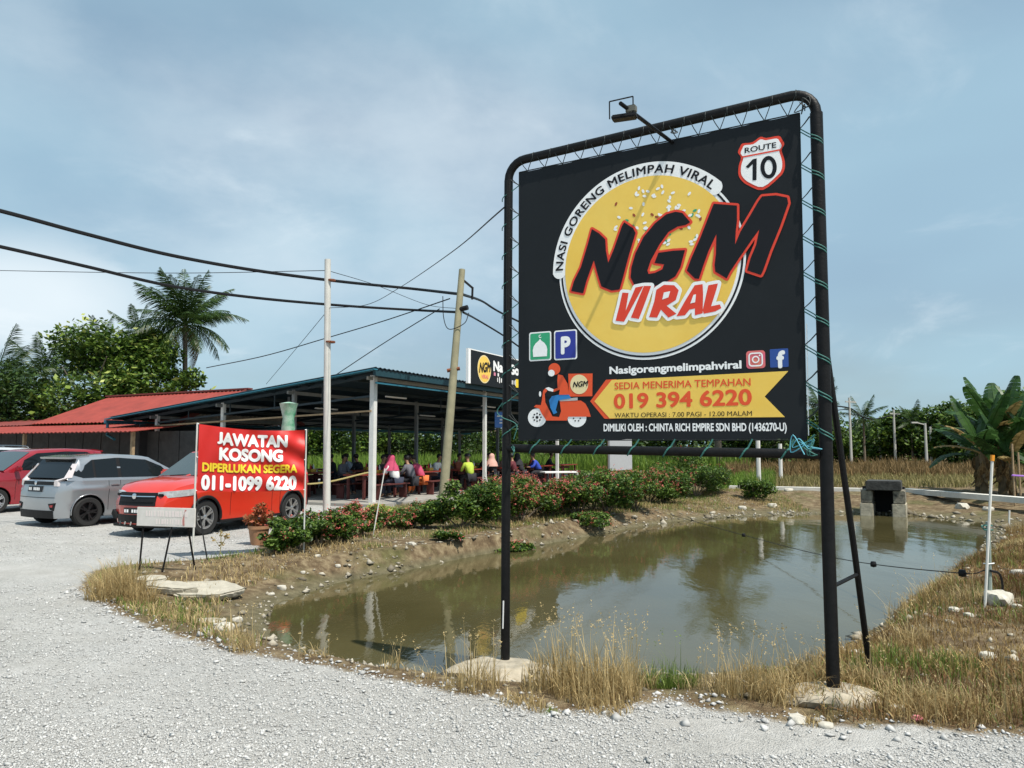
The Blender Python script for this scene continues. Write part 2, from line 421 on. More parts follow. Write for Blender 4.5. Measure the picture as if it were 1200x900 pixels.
# water
def water_material():
    m = bpy.data.materials.new("pond_water"); m.use_nodes = True; nt = m.node_tree; b = nt.nodes["Principled BSDF"]
    N = nt.nodes.new; Lk = nt.links.new
    t = N("ShaderNodeTexCoord")
    n = N("ShaderNodeTexNoise"); n.inputs["Scale"].default_value = .35; n.inputs["Detail"].default_value = 4; Lk(t.outputs["Object"], n.inputs["Vector"])
    r = N("ShaderNodeValToRGB"); r.color_ramp.elements[0].position = .35; r.color_ramp.elements[0].color = (.060, .052, .021, 1); r.color_ramp.elements[1].position = .65; r.color_ramp.elements[1].color = (.090, .078, .034, 1)
    Lk(n.outputs["Fac"], r.inputs[0]); Lk(r.outputs[0], b.inputs["Base Color"])
    b.inputs["Roughness"].default_value = .035; b.inputs["IOR"].default_value = 1.33; b.inputs["Specular IOR Level"].default_value = .62
    mp = N("ShaderNodeMapping"); mp.inputs["Scale"].default_value = (1, .38, 1); mp.inputs["Rotation"].default_value = (0, 0, R(12)); Lk(t.outputs["Object"], mp.inputs[0])
    a = N("ShaderNodeTexNoise"); a.inputs["Scale"].default_value = 2.4; a.inputs["Detail"].default_value = 4; Lk(mp.outputs[0], a.inputs["Vector"])
    c = N("ShaderNodeTexNoise"); c.inputs["Scale"].default_value = 22; c.inputs["Detail"].default_value = 2; Lk(t.outputs["Object"], c.inputs["Vector"])
    mx = N("ShaderNodeMath"); mx.operation = 'MULTIPLY_ADD'; mx.inputs[1].default_value = .07; Lk(c.outputs["Fac"], mx.inputs[0]); Lk(a.outputs["Fac"], mx.inputs[2])
    bp = N("ShaderNodeBump"); bp.inputs["Strength"].default_value = .10; bp.inputs["Distance"].default_value = .06; Lk(mx.outputs[0], bp.inputs["Height"])
    Lk(bp.outputs[0], b.inputs["Normal"])
    return m
cx = sum(p[0] for p in WP)/len(WP); cy = sum(p[1] for p in WP)/len(WP)
wv = [(x+(x-cx)*.08*(1 if abs(x-cx) > 3 else 2), y+(y-cy)*.08, WZ) for x, y in WP]
me = bpy.data.meshes.new("water"); me.from_pydata(wv, [], [tuple(range(len(wv)))]); me.materials.append(water_material())
tag(link("pond_water", me), kind='structure')

# ------------------------------------------------------------------ common materials
M_black = mat("black_pipe_paint", (.007, .007, .0075), .5, var=.35, scale=14, bump=.15, bscale=60, spec=.2)
M_banner = mat("black_vinyl_banner", (.0150, .0178, .0205), .55, var=.1, scale=2, spec=.15, bump=.28, bscale=2.2)
M_white = mat("white_print", (.90, .90, .89), .5, bump=.28, bscale=2.2)
M_yel = mat("yellow_print", (.86, .54, .075), .5, col2=(.90, .63, .13), scale=1.2, bump=.28, bscale=2.2)
M_red = mat("red_print", (.76, .05, .02), .5, bump=.28, bscale=2.2)
M_ink = mat("black_print", (.0130, .0145, .018), .55, spec=.15, bump=.28, bscale=2.2)
M_green = mat("green_print", (.03, .36, .17), .5)
M_blue = mat("blue_print", (.02, .035, .30), .5)
M_orange = mat("orange_red_print", (.78, .085, .018), .5, bump=.28, bscale=2.2)
M_rope = mat("teal_rope", (.035, .15, .13), .7)
M_ropeb = mat("dark_rope", (.015, .022, .022), .7)
M_conc = mat("weathered_concrete", (.42, .395, .33), .9, var=.28, scale=5, bump=.4, bscale=30)
M_rust = mat("rusty_steel", (.19, .06, .025), .85, var=.4, scale=30)
M_rubber = mat("tyre_rubber", (.013, .013, .013), .8)
M_dark = mat("black_plastic", (.010, .010, .011), .55, spec=.25)
M_glass = mat("tinted_glass", (.008, .011, .013), .04, spec=.35)
M_windsh = mat("windscreen_glass", (.05, .07, .075), .05, spec=.9)
M_chrome = mat("chrome_trim", (.75, .76, .78), .14, 1.0)
M_wood = mat("weathered_wood", (.34, .24, .14), .85, var=.3, scale=9)

# ------------------------------------------------------------------ text and flat print helpers
def text_mesh(s, bold=0.0, shear=0.0, space=1.0):
    cu = bpy.data.curves.new("txt", 'FONT'); cu.body = s; cu.offset = bold; cu.shear = shear; cu.space_character = space; cu.resolution_u = 4
    o = bpy.data.objects.new("txt", cu); COL.objects.link(o)
    dg = bpy.context.evaluated_depsgraph_get(); me = bpy.data.meshes.new_from_object(o.evaluated_get(dg))
    bpy.data.objects.remove(o); bpy.data.curves.remove(cu)
    return me
def bold_text(s, bold, shear=0.0, space=1.0, fine=False):
    """thickened lettering: the glyph meshes repeated a hair apart, every copy on its own layer"""
    me0 = text_mesh(s, 0, shear, space)
    bm = bmesh.new(); bm.from_mesh(me0)
    if fine:
        for _ in range(3):
            bmesh.ops.subdivide_edges(bm, edges=[e for e in bm.edges if e.calc_length() > .16], cuts=1); bmesh.ops.triangulate(bm, faces=bm.faces[:])
        bm.verts.index_update()
    src = [v.co.copy() for v in bm.verts]; fcs = [[v.index for v in f.verts] for f in bm.faces]; bm.free()
    sh_ = [(0, 0)] if bold < .004 else [(bold*math.cos(R(45*k)), bold*math.sin(R(45*k))) for k in range(8)]
    if bold > .03: sh_ += [(bold*.5*math.cos(R(45*k+22)), bold*.5*math.sin(R(45*k+22))) for k in range(8)]
    vs, fs = [], []
    for k, (a, b) in enumerate(sh_):
        o = len(vs); vs += [(c.x+a, c.y+b, k*2.5e-5) for c in src]; fs += [tuple(i+o for i in f) for f in fcs]
    me = bpy.data.meshes.new("txt"); me.from_pydata(vs, [], fs); bpy.data.meshes.remove(me0)
    return me, np.array(vs, np.float32)
def fit_text(name, s, p0, p1, h, m, parent, z, bold=.02, shear=0.0, cap=None, space=1.0, skew=True):
    """text whose base line runs p0 -> p1 in the plane of its parent, capitals h tall"""
    me, V = bold_text(s, bold, shear, space)
    x0, x1 = V[:, 0].min(), V[:, 0].max(); capm = cap or 0.73
    dx, dy = p1[0]-p0[0], p1[1]-p0[1]
    f = (V[:, 0]-x0)/(x1-x0); g = V[:, 1]/capm*h
    if skew: U = p0[0]+dx*f; W = p0[1]+dy*f+g
    else:
        L = math.hypot(dx, dy); U = p0[0]+dx*f - g*dy/L; W = p0[1]+dy*f + g*dx/L
    out = np.stack([U, W, V[:, 2]+z], 1)
    me.vertices.foreach_set('co', out.ravel().astype(np.float32)); me.update()
    me.materials.clear(); me.materials.append(m); me.name = name
    return link(name, me, parent)
def flat(name, polys, m, parent, z):
    """flat printed shapes: every polygon triangulated at layer z"""
    bm = bmesh.new()
    for k_, P in enumerate(polys):
        vs = [bm.verts.new((p[0], p[1], z+k_*6e-6)) for p in P]
        f = bm.faces.new(vs)
    bm.normal_update(); bmesh.ops.triangulate(bm, faces=bm.faces[:])
    bm.normal_update()
    for f in bm.faces:
        if f.normal.z < 0: f.normal_flip()
    me = bpy.data.meshes.new(name); bm.to_mesh(me); bm.free(); me.materials.append(m)
    o = link(name, me, parent)
    if len(polys) > 1: o['kind'] = 'stuff'
    return o
def stroke(P, w, closed=True):
    out = []; n = len(P)
    for i in range(n if closed else n-1):
        a, b = Vector(P[i][:2]), Vector(P[(i+1) % n][:2]); d = (b-a)
        if d.length < 1e-6: continue
        d = d.normalized()*0; d = (b-a).normalized(); q = Vector((-d.y, d.x))*w/2
        out.append([a-q, b-q, b+q, a+q])
    for p in P: out.append(circ(p, w/2, 10))
    return out
def circ(c, r, n=32, ry=None): return [(c[0]+r*math.cos(2*math.pi*i/n), c[1]+(ry or r)*math.sin(2*math.pi*i/n)) for i in range(n)]
def band(c, r0, r1, a0, a1, n=64):
    out = []
    for i in range(n):
        a = a0+(a1-a0)*i/n; b = a0+(a1-a0)*(i+1)/n
        out.append([(c[0]+r0*math.cos(a), c[1]+r0*math.sin(a)), (c[0]+r1*math.cos(a), c[1]+r1*math.sin(a)), (c[0]+r1*math.cos(b), c[1]+r1*math.sin(b)), (c[0]+r0*math.cos(b), c[1]+r0*math.sin(b))])
    return out
def rrect(x0, y0, x1, y1, r, n=5):
    out = []
    for cx_, cy_, a in ((x1-r, y1-r, 0), (x0+r, y1-r, 90), (x0+r, y0+r, 180), (x1-r, y0+r, 270)):
        out += [(cx_+r*math.cos(R(a+90*i/n)), cy_+r*math.sin(R(a+90*i/n))) for i in range(n+1)]
    return out
def smooth_poly(P, n=4):
    k = len(P); out = []
    for i in range(k):
        p0, p1, p2, p3 = [Vector(P[(i+j) % k][:2]) for j in (-1, 0, 1, 2)]
        for q in range(n):
            t = q/n; out.append(0.5*((2*p1)+(p2-p0)*t+(2*p0-5*p1+4*p2-p3)*t*t+(3*p1-p0-3*p2+p3)*t**3))
    return out
# ------------------------------------------------------------------ the big advertising sign
SL = Vector((-0.055, 6.365, 0)); SR = Vector((2.116, 5.206, 0))
su = (SR-SL).normalized(); sn = Vector((su.y, -su.x, 0))
SW = (SR-SL).length
def S(px, py):
    d = ray(px, py); A = Matrix(((su.x, -d.x), (su.y, -d.y))); r = A.inverted() @ Vector((-SL.x, -SL.y))
    return (r[0], CAMZ + d.z*r[1])
sign = empty("advertising_sign", SL, 0, "tall black pipe-framed advertising banner of the fried rice restaurant standing over the pond edge", "sign")
sign.rotation_euler = (math.pi/2, 0, math.atan2(su.y, su.x))
SM = Matrix.Translation(SL) @ Euler(sign.rotation_euler).to_matrix().to_4x4()
SI = SM.inverted()
def toL(w): return SI @ Vector(w)
zl, zr = H(SL.x, SL.y), H(SR.x, SR.y)
TOPY = 4.07
rc = .16
left_p = [(0.0, zl-.25, 0), (0.004, 1.0, 0), (0.018, 2.4, 0), (.03, TOPY-rc, 0)]
arcL = [(.03+rc-rc*math.cos(a), TOPY-rc+rc*math.sin(a), 0) for a in [R(15*i) for i in range(1, 7)]]
rt = SW+.015
arcR = [(rt-rc+rc*math.sin(a), TOPY+.075-rc+rc*math.cos(a), 0) for a in [R(15*i) for i in range(0, 7)]]
MB().tube(left_p, .037, 16).build("post", M_black, sign, True)
MB().tube([(SW, zr-.2, 0), (SW, 1.0, 0), (SW+.01, 2.4, 0), (rt, TOPY+.075-rc, 0)], .043, 16).build("post", M_black, sign, True)
MB().tube([left_p[-1]]+arcL+arcR, .036, 16).build("top_pipe", M_black, sign, True)
MB().tube([(.03, 1.648, 0), (SW-.03, 1.608, 0)], .034, 14).build("cross_pipe", M_black, sign, True)
MB().lathe([(.047, -.0), (.047, .05), (.044, .055)], 16, axis='Y', c=(SW, zr+.0, 0)).build("rusty_collar", M_rust, sign, True)
bf = toL(onG(1021, 786)); bt = Vector((SW+.02, 2.35, -.045))
MB().tube([(bt.x, bt.y+.5, bt.z+.0), bt, bt.lerp(bf, .6), (bf.x, bf.y-.1, bf.z)], .022, 10).build("brace", M_black, sign, True)
bm_ = bt.lerp(bf, .69)
MB().tube([(SW, bm_.y-.03, -.03), bm_], .014, 8).build("brace_link", M_black, sign, True)
for i in range(2):
    z_ = (.05 if i else -.09)
# the banner itself, slightly slack
TL, TR, BL, BR = [S(*p) for p in ((608.5, 202), (937, 132.5), (608, 516), (945.5, 515.5))]
nb = 24
def banner_pt(a, b, z=0.0):
    x0, x1 = TL[0]*(1-b)+BL[0]*b, TR[0]*(1-b)+BR[0]*b
    y0, y1 = TL[1]*(1-b)+BL[1]*b, TR[1]*(1-b)+BR[1]*b
    e = .008*abs(math.sin(a*math.pi*8))*(1 if b in (0, 1) else 0)
    return (x0*(1-a)+x1*a, y0*(1-a)+y1*a + (-e if b == 0 else e), z)
bmb = MB()
bmb.add([banner_pt(i/nb, j/nb) for j in range(nb+1) for i in range(nb+1)], [(j*(nb+1)+i, j*(nb+1)+i+1, (j+1)*(nb+1)+i+1, (j+1)*(nb+1)+i) for j in range(nb) for i in range(nb)])
banner = bmb.build("banner", M_banner, sign)
hm = MB()
for a0, b0, a1, b1 in ((0, 0, 1, 0), (0, 1, 1, 1), (0, 0, 0, 1), (1, 0, 1, 1)):
    hm.tube([banner_pt(a0, b0), banner_pt((a0+a1)/2, (b0+b1)/2), banner_pt(a1, b1)], .0045, 6)
hm.build("hem", M_banner, banner)
MB().bar((BR[0]+.012, BR[1]+.03, -.004), ((BR[0]+TR[0])/2+.012, BR[1]+.8, -.004), .006).build("pale_edge_strip", M_white, banner)
L1 = .0015
def C8(l): return [S(640+a/3.75, 180+b/3.75) for a, b in l]
CC = (1.236, 3.055)
flat("logo_ring", band(CC, .60, .738, 0, 2*math.pi, 96), M_white, banner, L1)
flat("logo_ring_line", band(CC, .706, .721, 0, 2*math.pi, 96), M_ink, banner, L1*2)
flat("logo_lettering_band", band(CC, .675, .793, R(43.2), R(180), 80) + [circ((CC[0]+.734*math.cos(a_), CC[1]+.734*math.sin(a_)), .059, 24) for a_ in (R(44.5), R(178.6))], M_white, banner, L1*3)
flat("logo_disc", [circ(CC, .684, 96)], M_yel, banner, L1*4)
specks = {0: [], 1: [], 2: []}
for i in range(95):
    a = R(random.gauss(75, 34)); r_ = random.uniform(.12, .60); 
    x, y = CC[0]+r_*math.cos(a), CC[1]+.04+r_*math.sin(a)*.95
    if x > CC[0]+.42 or y < CC[1]+.1: continue
    t = random.random()*math.pi; e = circ((0, 0), .017, 8, .010)
    specks[0 if random.random() < .84 else random.choice((1, 2))].append([(x+p*math.cos(t)-q*math.sin(t), y+p*math.sin(t)+q*math.cos(t)) for p, q in e])
for k, m_ in ((0, M_white), (1, M_green), (2, mat("brown_print", (.33, .07, .02), .5))):
    if specks[k]: flat("printed_specks", specks[k], m_, banner, L1*5)
me, V = bold_text("NASI GORENG MELIMPAH VIRAL", .024, 0, 1.1)
f = (V[:, 0]-V[:, 0].min())/(V[:, 0].max()-V[:, 0].min()); ang = R(178)+(R(45)-R(178))*f; rr = .705+V[:, 1]/.73*.067
V2 = np.stack([CC[0]+rr*np.cos(ang), CC[1]+rr*np.sin(ang), L1*5+V[:, 2]], 1).astype(np.float32); me.vertices.foreach_set('co', V2.ravel()); me.update()
me.materials.clear(); me.materials.append(M_ink); link("logo_lettering", me, banner)
LN = [(112, 605), (165, 615), (178, 565), (212, 470), (228, 530), (245, 585), (290, 603), (325, 598), (340, 545), (365, 450), (395, 350), (385, 330), (345, 303), (335, 320), (300, 420), (275, 480), (265, 430), (262, 378), (235, 352), (203, 333), (185, 400), (155, 500), (125, 560)]
LG = [(635, 303), (600, 262), (570, 257), (530, 268), (480, 308), (430, 368), (395, 438), (377, 500), (373, 545), (388, 575), (420, 590), (465, 588), (525, 568), (570, 540), (592, 500), (612, 425), (560, 428), (495, 437), (478, 482), (520, 488), (512, 510), (480, 525), (452, 530), (447, 515), (462, 470), (500, 400), (540, 345), (580, 322), (615, 315)]
LM = [(620, 515), (655, 550), (673, 552), (690, 500), (715, 430), (750, 355), (748, 440), (742, 490), (745, 520), (795, 550), (810, 520), (850, 460), (905, 380), (938, 335), (925, 400), (900, 460), (885, 515), (945, 535), (955, 515), (985, 430), (1030, 320), (1065, 220), (1060, 195), (1010, 185), (950, 190), (935, 210), (900, 270), (855, 345), (832, 400), (835, 340), (840, 300), (840, 230), (738, 222), (715, 280), (680, 370), (640, 460)]
for k, P_ in enumerate((LN, LG, LM)):
    Q = C8(P_)
    flat("letter_outline", stroke(Q, .034), M_red, banner, L1*(6+.2*k))
    flat("letter", [Q], M_ink, banner, L1*(7+.2*k))
LV = [[(338, 612), (365, 614), (352, 692), (395, 590), (430, 583), (345, 740), (308, 736), (325, 670)],
      [(432, 583), (464, 583), (438, 655), (410, 728), (375, 722), (402, 655)],
      [(487, 600), (520, 578), (565, 580), (585, 602), (572, 645), (532, 670), (575, 705), (540, 722), (507, 687), (490, 722), (455, 720), (478, 650)],
      [(655, 580), (690, 575), (692, 620), (690, 703), (656, 712), (656, 682), (632, 687), (612, 712), (575, 716), (612, 650)],
      [(715, 580), (757, 572), (750, 600), (727, 672), (765, 664), (772, 680), (745, 695), (695, 705), (690, 690)]]
flat("word_outline", [q for P_ in LV for q in stroke(C8(P_), .05)] + [C8(P_) for P_ in LV], M_white, banner, L1*8.5)
for P_ in LV: flat("letter", [C8(P_)], M_red, banner, L1*9.5)
flat("letter_counter", [C8([(520, 612), (548, 606), (540, 633), (513, 643)]), C8([(650, 622), (661, 620), (657, 655), (636, 660)])], M_white, banner, L1*10.5)
# road shield, upper right
def CS(l): return [S(860+a/11.26, 150+b/11.25) for a, b in l]
sh = [(350, 118), (430, 132), (590, 105), (635, 150), (665, 215), (630, 290), (660, 390), (675, 480), (660, 570), (600, 650), (385, 818), (200, 762), (110, 700), (62, 620), (65, 500), (95, 390), (55, 325), (80, 255), (115, 205), (240, 190)]
flat("route_shield", [smooth_poly(CS(sh), 3)], M_red, banner, L1)
cxs, cys = 365, 440
flat("route_shield_face", [smooth_poly(CS([(cxs+(a-cxs)*.885, cys+(b-cys)*.895) for a, b in sh]), 3)], M_white, banner, L1*2)
flat("route_shield_line", stroke(CS([(110, 386), (620, 288)]), .011, False), M_red, banner, L1*3)
a, b, c_ = CS([(145, 335), (562, 258), (145, 262)])
fit_text("route_word", "ROUTE", a, b, c_[1]-a[1], M_ink, banner, L1*3, .018)
flat("route_number", [CS([(157, 515), (250, 415), (303, 402), (300, 690), (248, 693), (250, 478), (190, 533)])], M_ink, banner, L1*3)
o_ = [(460+math.cos(t)*108, 520-math.sin(t)*150) for t in [2*math.pi*k/28 for k in range(28)]]; i_ = [(460+math.cos(t)*54, 522-math.sin(t)*98) for t in [2*math.pi*k/28 for k in range(28)]]
flat("route_number", [CS([o_[k], i_[k], i_[(k+1) % 28], o_[(k+1) % 28]]) for k in range(28)], M_ink, banner, L1*3)
# icons and lower lettering
def C5(l): return [S(590+a/3.243, 350+b/3.243) for a, b in l]
def c5box(name, q, r, m_, z):
    P_ = C5(q); x0 = min(p[0] for p in P_); x1 = max(p[0] for p in P_); y0 = min(p[1] for p in P_); y1 = max(p[1] for p in P_)
    cxx = sum(p[0] for p in P_)/4; hw = (P_[1][0]-P_[0][0])/2; cyy = sum(p[1] for p in P_)/4; hh = ((P_[0][1]+P_[1][1])-(P_[2][1]+P_[3][1]))/4
    flat(name, [rrect(cxx-hw, cyy-hh, cxx+hw, cyy+hh, r)], m_, banner, z)
    return cxx, cyy, hw, hh
a_ = c5box("mosque_icon", [(98, 130), (182, 122), (182, 232), (98, 240)], .018, M_white, L1)
flat("icon_panel", [rrect(a_[0]-a_[2]+.011, a_[1]-a_[3]+.011, a_[0]+a_[2]-.011, a_[1]+a_[3]-.011, .012)], M_green, banner, L1*2)
dm = [(-.062, -.085), (.062, -.085), (.066, -.03), (.058, .0), (.04, .025), (.012, .045), (0, .062), (-.012, .045), (-.04, .025), (-.058, .0), (-.066, -.03)]
flat("mosque_dome", [[(a_[0]+x, a_[1]+y) for x, y in dm]] + band((a_[0]+.002, a_[1]+.081), .008, .014, R(60), R(330), 10), M_white, banner, L1*3)
a_ = c5box("parking_icon", [(193, 122), (280, 116), (280, 228), (193, 236)], .018, M_white, L1)
flat("icon_panel", [rrect(a_[0]-a_[2]+.011, a_[1]-a_[3]+.011, a_[0]+a_[2]-.011, a_[1]+a_[3]-.011, .012)], M_blue, banner, L1*2)
fit_text("parking_letter", "P", (a_[0]-.04, a_[1]-.068), (a_[0]+.045, a_[1]-.064), .135, M_white, banner, L1*3, .05)
a_ = c5box("photo_app_icon", [(923, 200), (995, 195), (995, 262), (923, 268)], .022, mat("pink_print", (.72, .07, .22), .5, col2=(.75, .25, .10), scale=9), L1)
flat("icon_outline", stroke(rrect(a_[0]-.045, a_[1]-.045, a_[0]+.045, a_[1]+.045, .02), .010) + band(a_[:2], .017, .026, 0, 2*math.pi, 24) + [circ((a_[0]+.028, a_[1]+.028), .006, 8)], M_white, banner, L1*2)
a_ = c5box("social_icon", [(1013, 193), (1083, 188), (1083, 258), (1013, 263)], .006, mat("social_blue_print", (.018, .07, .30), .5), L1)
fit_text("social_letter", "f", (a_[0]-.018, a_[1]-.065), (a_[0]+.04, a_[1]-.064), .115, M_white, banner, L1*2, .05)
def T5(name, s, x0, y0, x1, y1, ytop, m_, z, bold):
    a, b, t = C5([(x0, y0), (x1, y1), (x0, ytop)])
    return fit_text(name, s, a, b, t[1]-a[1], m_, banner, z, bold)
T5("page_name", "Nasigorengmelimpahviral", 403, 286, 905, 264, 258, M_white, L1, .035)
flat("arrow_edge", [C5([(330, 390), (390, 308), (430, 306), (430, 455), (405, 457), (384, 456)])], M_orange, banner, L1)
flat("arrow_panel", [C5([(412, 309), (1083, 275), (993, 372), (1070, 450), (404, 455), (346, 390)])], M_yel, banner, L1*2)
T5("booking_line", "SEDIA MENERIMA TEMPAHAN", 423, 345, 940, 330, 318, M_orange, L1*3, .012)
T5("phone_number", "019 394 6220", 420, 417, 945, 402, 361, M_orange, L1*3, .030)
T5("hours_line", "WAKTU OPERASI : 7.00 PAGI - 12.00 MALAM", 423, 452, 945, 445, 434, M_ink, L1*3, 0)
T5("owner_line", "DIMILIKI OLEH : CHINTA RICH EMPIRE SDN BHD (1436270-U)", 381, 503, 1077, 502, 475, M_white, L1, .030)
# delivery scooter drawing
def C7(l): return [S(600+a/6.667, 410+b/6.667) for a, b in l]
def disc7(x, y, r, n=24): return C7(circ((x, y), r, n))
M_sky = mat("mid_blue_print", (.02, .20, .52), .5); M_grey = mat("grey_print", (.45, .45, .44), .5)
flat("scooter_wheel", [disc7(197, 530, 72), disc7(508, 530, 74)], M_white, banner, L1)
flat("scooter_hub", [disc7(197+30*math.cos(R(45*i)), 527+30*math.sin(R(45*i)), 7, 8) for i in range(8)] + [disc7(508+26*math.cos(R(60*i)), 535+22*math.sin(R(60*i)), 6, 8) for i in range(6)] + [disc7(197, 527, 12, 10)], M_ink, banner, L1*2)
flat("scooter_body", [C7([(172, 445), (190, 430), (228, 432), (235, 395), (245, 320), (262, 300), (278, 318), (258, 345), (262, 410), (318, 520), (370, 525), (385, 480), (375, 400), (540, 396), (575, 420), (600, 465), (618, 522), (440, 522), (432, 552), (270, 552), (235, 500), (215, 460)])], M_orange, banner, L1*3)
flat("scooter_seat", [C7([(370, 385), (515, 372), (515, 395), (375, 402)])], M_grey, banner, L1*4)
flat("rider_trousers", [C7([(370, 350), (445, 345), (465, 378), (365, 395), (345, 470), (357, 490), (328, 503), (302, 450), (293, 395), (315, 362)])], M_sky, banner, L1*5)
flat("rider_jacket", [C7([(362, 192), (400, 200), (438, 265), (450, 350), (370, 352), (378, 310), (330, 330), (322, 312), (360, 298), (358, 240)]), disc7(335, 150, 46)], M_orange, banner, L1*6)
flat("rider_face", [disc7(312, 182, 26, 16), C7([(265, 300), (290, 292), (328, 308), (326, 328), (290, 320)]), C7(circ((224, 345), 9, 10, 22))], M_white, banner, L1*7)
flat("delivery_box", [C7([(442, 187), (632, 185), (630, 362), (447, 366)])], M_orange, banner, L1*4)
flat("delivery_box_logo", [C7(circ((528, 270), 70, 28, 76))], mat("pale_yellow_print", (.82, .68, .38), .5), banner, L1*5)
a, b, t = C7([(478, 292), (600, 282), (478, 250)])
fit_text("delivery_box_word", "NGM", a, b, t[1]-a[1], M_ink, banner, L1*6, .035, .25)
# rope ties
def tie(a, b, teal, r=.0035):
    a = Vector(a); b = Vector(b); m_ = (a+b)/2 + Vector((0, -.006, .004))
    MB().tube([a, m_, b], r, 5).build("rope_tie", M_rope if teal else M_ropeb, sign)
ntop = 14
for i in range(ntop):
    a = (i+.5)/ntop; q = Vector(banner_pt(a, 0)); top_y = TOPY+.075*a
    tie(q, (q.x-.055, top_y-.02, .03), False); tie(q, (q.x+.055, top_y-.02, .03), False)
    MB().tube([(q.x+.055+.037*.2, top_y+.037*math.sin(t), .037*math.cos(t)) for t in [R(30*k-60) for k in range(9)]], .004, 5).build("rope_tie", M_ropeb, sign)
for i in range(9):
    b = (i+.45)/9
    for side in (0, 1):
        q = Vector(banner_pt(side, b)); px_ = .012 if side == 0 else SW+.008
        dr = .045 if side else .038
        sgn = 1 if side else -1
        tie(q, (px_-sgn*dr*.8, q.y+.07, .02), False); tie(q, (px_-sgn*dr*.8, q.y+.085, -.02), False)
        tl = -.07
        pts = [q] + [(px_-sgn*dr*1.03*math.cos(t), q.y-.05+tl*k/6, dr*1.08*math.sin(t)) for k, t in [(k, R(10+26*k)) for k in range(7)]]
        MB().tube(pts, .0042, 5).build("rope_tie", M_rope, sign)
        if side: MB().tube([(p[0], p[1]-.022, p[2]) for p in pts], .0042, 5).build("rope_tie", M_rope, sign)
for i in range(8):
    a = (i+.7)/8; q = Vector(banner_pt(a, 1)); yb = 1.648-.04*a
    pts = [q] + [(q.x-.03-.012*k, yb+.038*math.sin(t), .038*math.cos(t)) for k, t in [(k, R(70-28*k)) for k in range(6)]]
    MB().tube(pts, .006, 5).build("rope_tie", M_rope, sign)
# loose tangles of blue-green rope at two corners
def tangle(c, n, s, m_):
    pts = [Vector(c) + Vector((random.gauss(0, s), random.gauss(0, s), abs(random.gauss(0, .02))+.03)) for _ in range(n)]
    MB().tube(catmull(pts, 5), .004, 5).build("rope_knot", m_, sign)
M_ropeblue = mat("blue_rope", (.10, .38, .48), .7)
tangle((BR[0]-.03, 1.66, .01), 16, .05, M_ropeblue); tangle((BR[0]+.03, 1.68, .01), 12, .04, M_rope); tangle((BL[0]-.02, 1.66, .01), 9, .025, M_rope)
tangle((TR[0]+.04, TR[1]+.02, 0), 12, .03, M_ropeb); tangle((TR[0]-.9, TR[1]+.02, 0), 8, .02, M_ropeb)
MB().tube(catmull([(.0, 2.02, .05), (-.05, 1.95, .05), (.0, 1.9, .05), (.12, 1.84, .03), (.10, 1.72, .04)], 6), .004, 5).build("rope_tie", M_rope, sign)
# floodlight on its arm
a0 = Vector((*S(790, 168), -.02)); a1 = Vector((a0.x+.0, a0.y-.02, .92))
q0 = toL(atY(727, 121, 4.98)); q1 = Vector((*S(788, 167), 0.0))
MB().tube([q1+(q1-q0)*.05, q1.lerp(q0, .5), q0], .014, 8).build("light_arm", M_black, sign, True)
lc = q1.lerp(q0, .86)
fl = MB().box((lc.x-.03, lc.y-.05, lc.z), (.17, .03, .08), ry=.15, bev=.008).build("floodlight", M_dark, sign)
cg = MB()
for sx in (-.11, .06):
    cg.bar((lc.x+sx-.02, lc.y-.05, lc.z+.02), (lc.x+sx-.02, lc.y+.075, lc.z+.02), .007)
cg.bar((lc.x-.13, lc.y+.075, lc.z+.02), (lc.x+.04, lc.y+.075, lc.z+.02), .007)
cg.build("bracket", M_dark, fl)
MB().box((lc.x+.02, lc.y-.005, lc.z), (.07, .05, .05), bev=.006).build("junction_box", mat("grey_plastic", (.12, .12, .10), .6), sign)
cab = [(.058, 3.9, .02), (.055, 2.9, .02), (.06, 1.9, .022), (.05, .75, .03), (.047, .35, .03)]
MB().tube(catmull([(x-.02, y, .042) for x, y, z in cab[:3]], 4), .004, 5).build("cable", M_dark, sign)
MB().bar((.0, .20, .040), (.006, .42, .041), .008).build("white_tape", M_white, sign)

def rockmesh(name, sx, sy, sz, m_, seed, sub=3, flatb=0.3):
    bm = bmesh.new(); bmesh.ops.create_icosphere(bm, subdivisions=sub, radius=1); rd = random.Random(seed); ox = rd.random()*50
    for v in bm.verts:
        c = v.co; n_ = fbm(np.array([c.x*1.5+ox]), np.array([c.y*1.5+c.z*2.1]), 1.3, seed)[0]-.5
        n2 = fbm(np.array([c.x*4+ox]), np.array([c.y*4+c.z*5]), 1.3, seed+3)[0]-.5
        k = 1+.5*n_+.13*n2
        p = Vector((c.x*sx*k, c.y*sy*k, max(-flatb, c.z)*sz*k)); p.z = min(p.z, sz*.62+sz*.12*n2)
        v.co = p
    me = bpy.data.meshes.new(name); bm.to_mesh(me); bm.free(); me.materials.append(m_)
    me.polygons.foreach_set('use_smooth', [True]*len(me.polygons)); me.set_sharp_from_angle(angle=R(38))
    return me
M_pad = mat("sandy_concrete", (.36, .315, .24), .95, var=.35, scale=9, bump=.5, bscale=25)
for (p, s, lab) in (((SR.x-.02, SR.y-.03), (.33, .20, .12), "lumpy sandy concrete footing under the right post of the big sign"),
                    ((SL.x-.05, SL.y-.16), (.46, .25, .21), "lumpy sandy concrete footing under the left post of the big sign")):
    o = link("concrete_footing", rockmesh("concrete_footing", *s, M_pad, int(p[0]*10)+5), loc=(p[0], p[1], H(*p)-.0))
    tag(o, lab, "footing", "concrete footings of the big sign")
MB().box((SR.x+.33, SR.y-.42, H(SR.x+.33, SR.y-.42)+.02), (.07, .05, .03), rz=.5, bev=.012).build("pink_wrapper", mat("pink_plastic", (.75, .25, .30), .5))
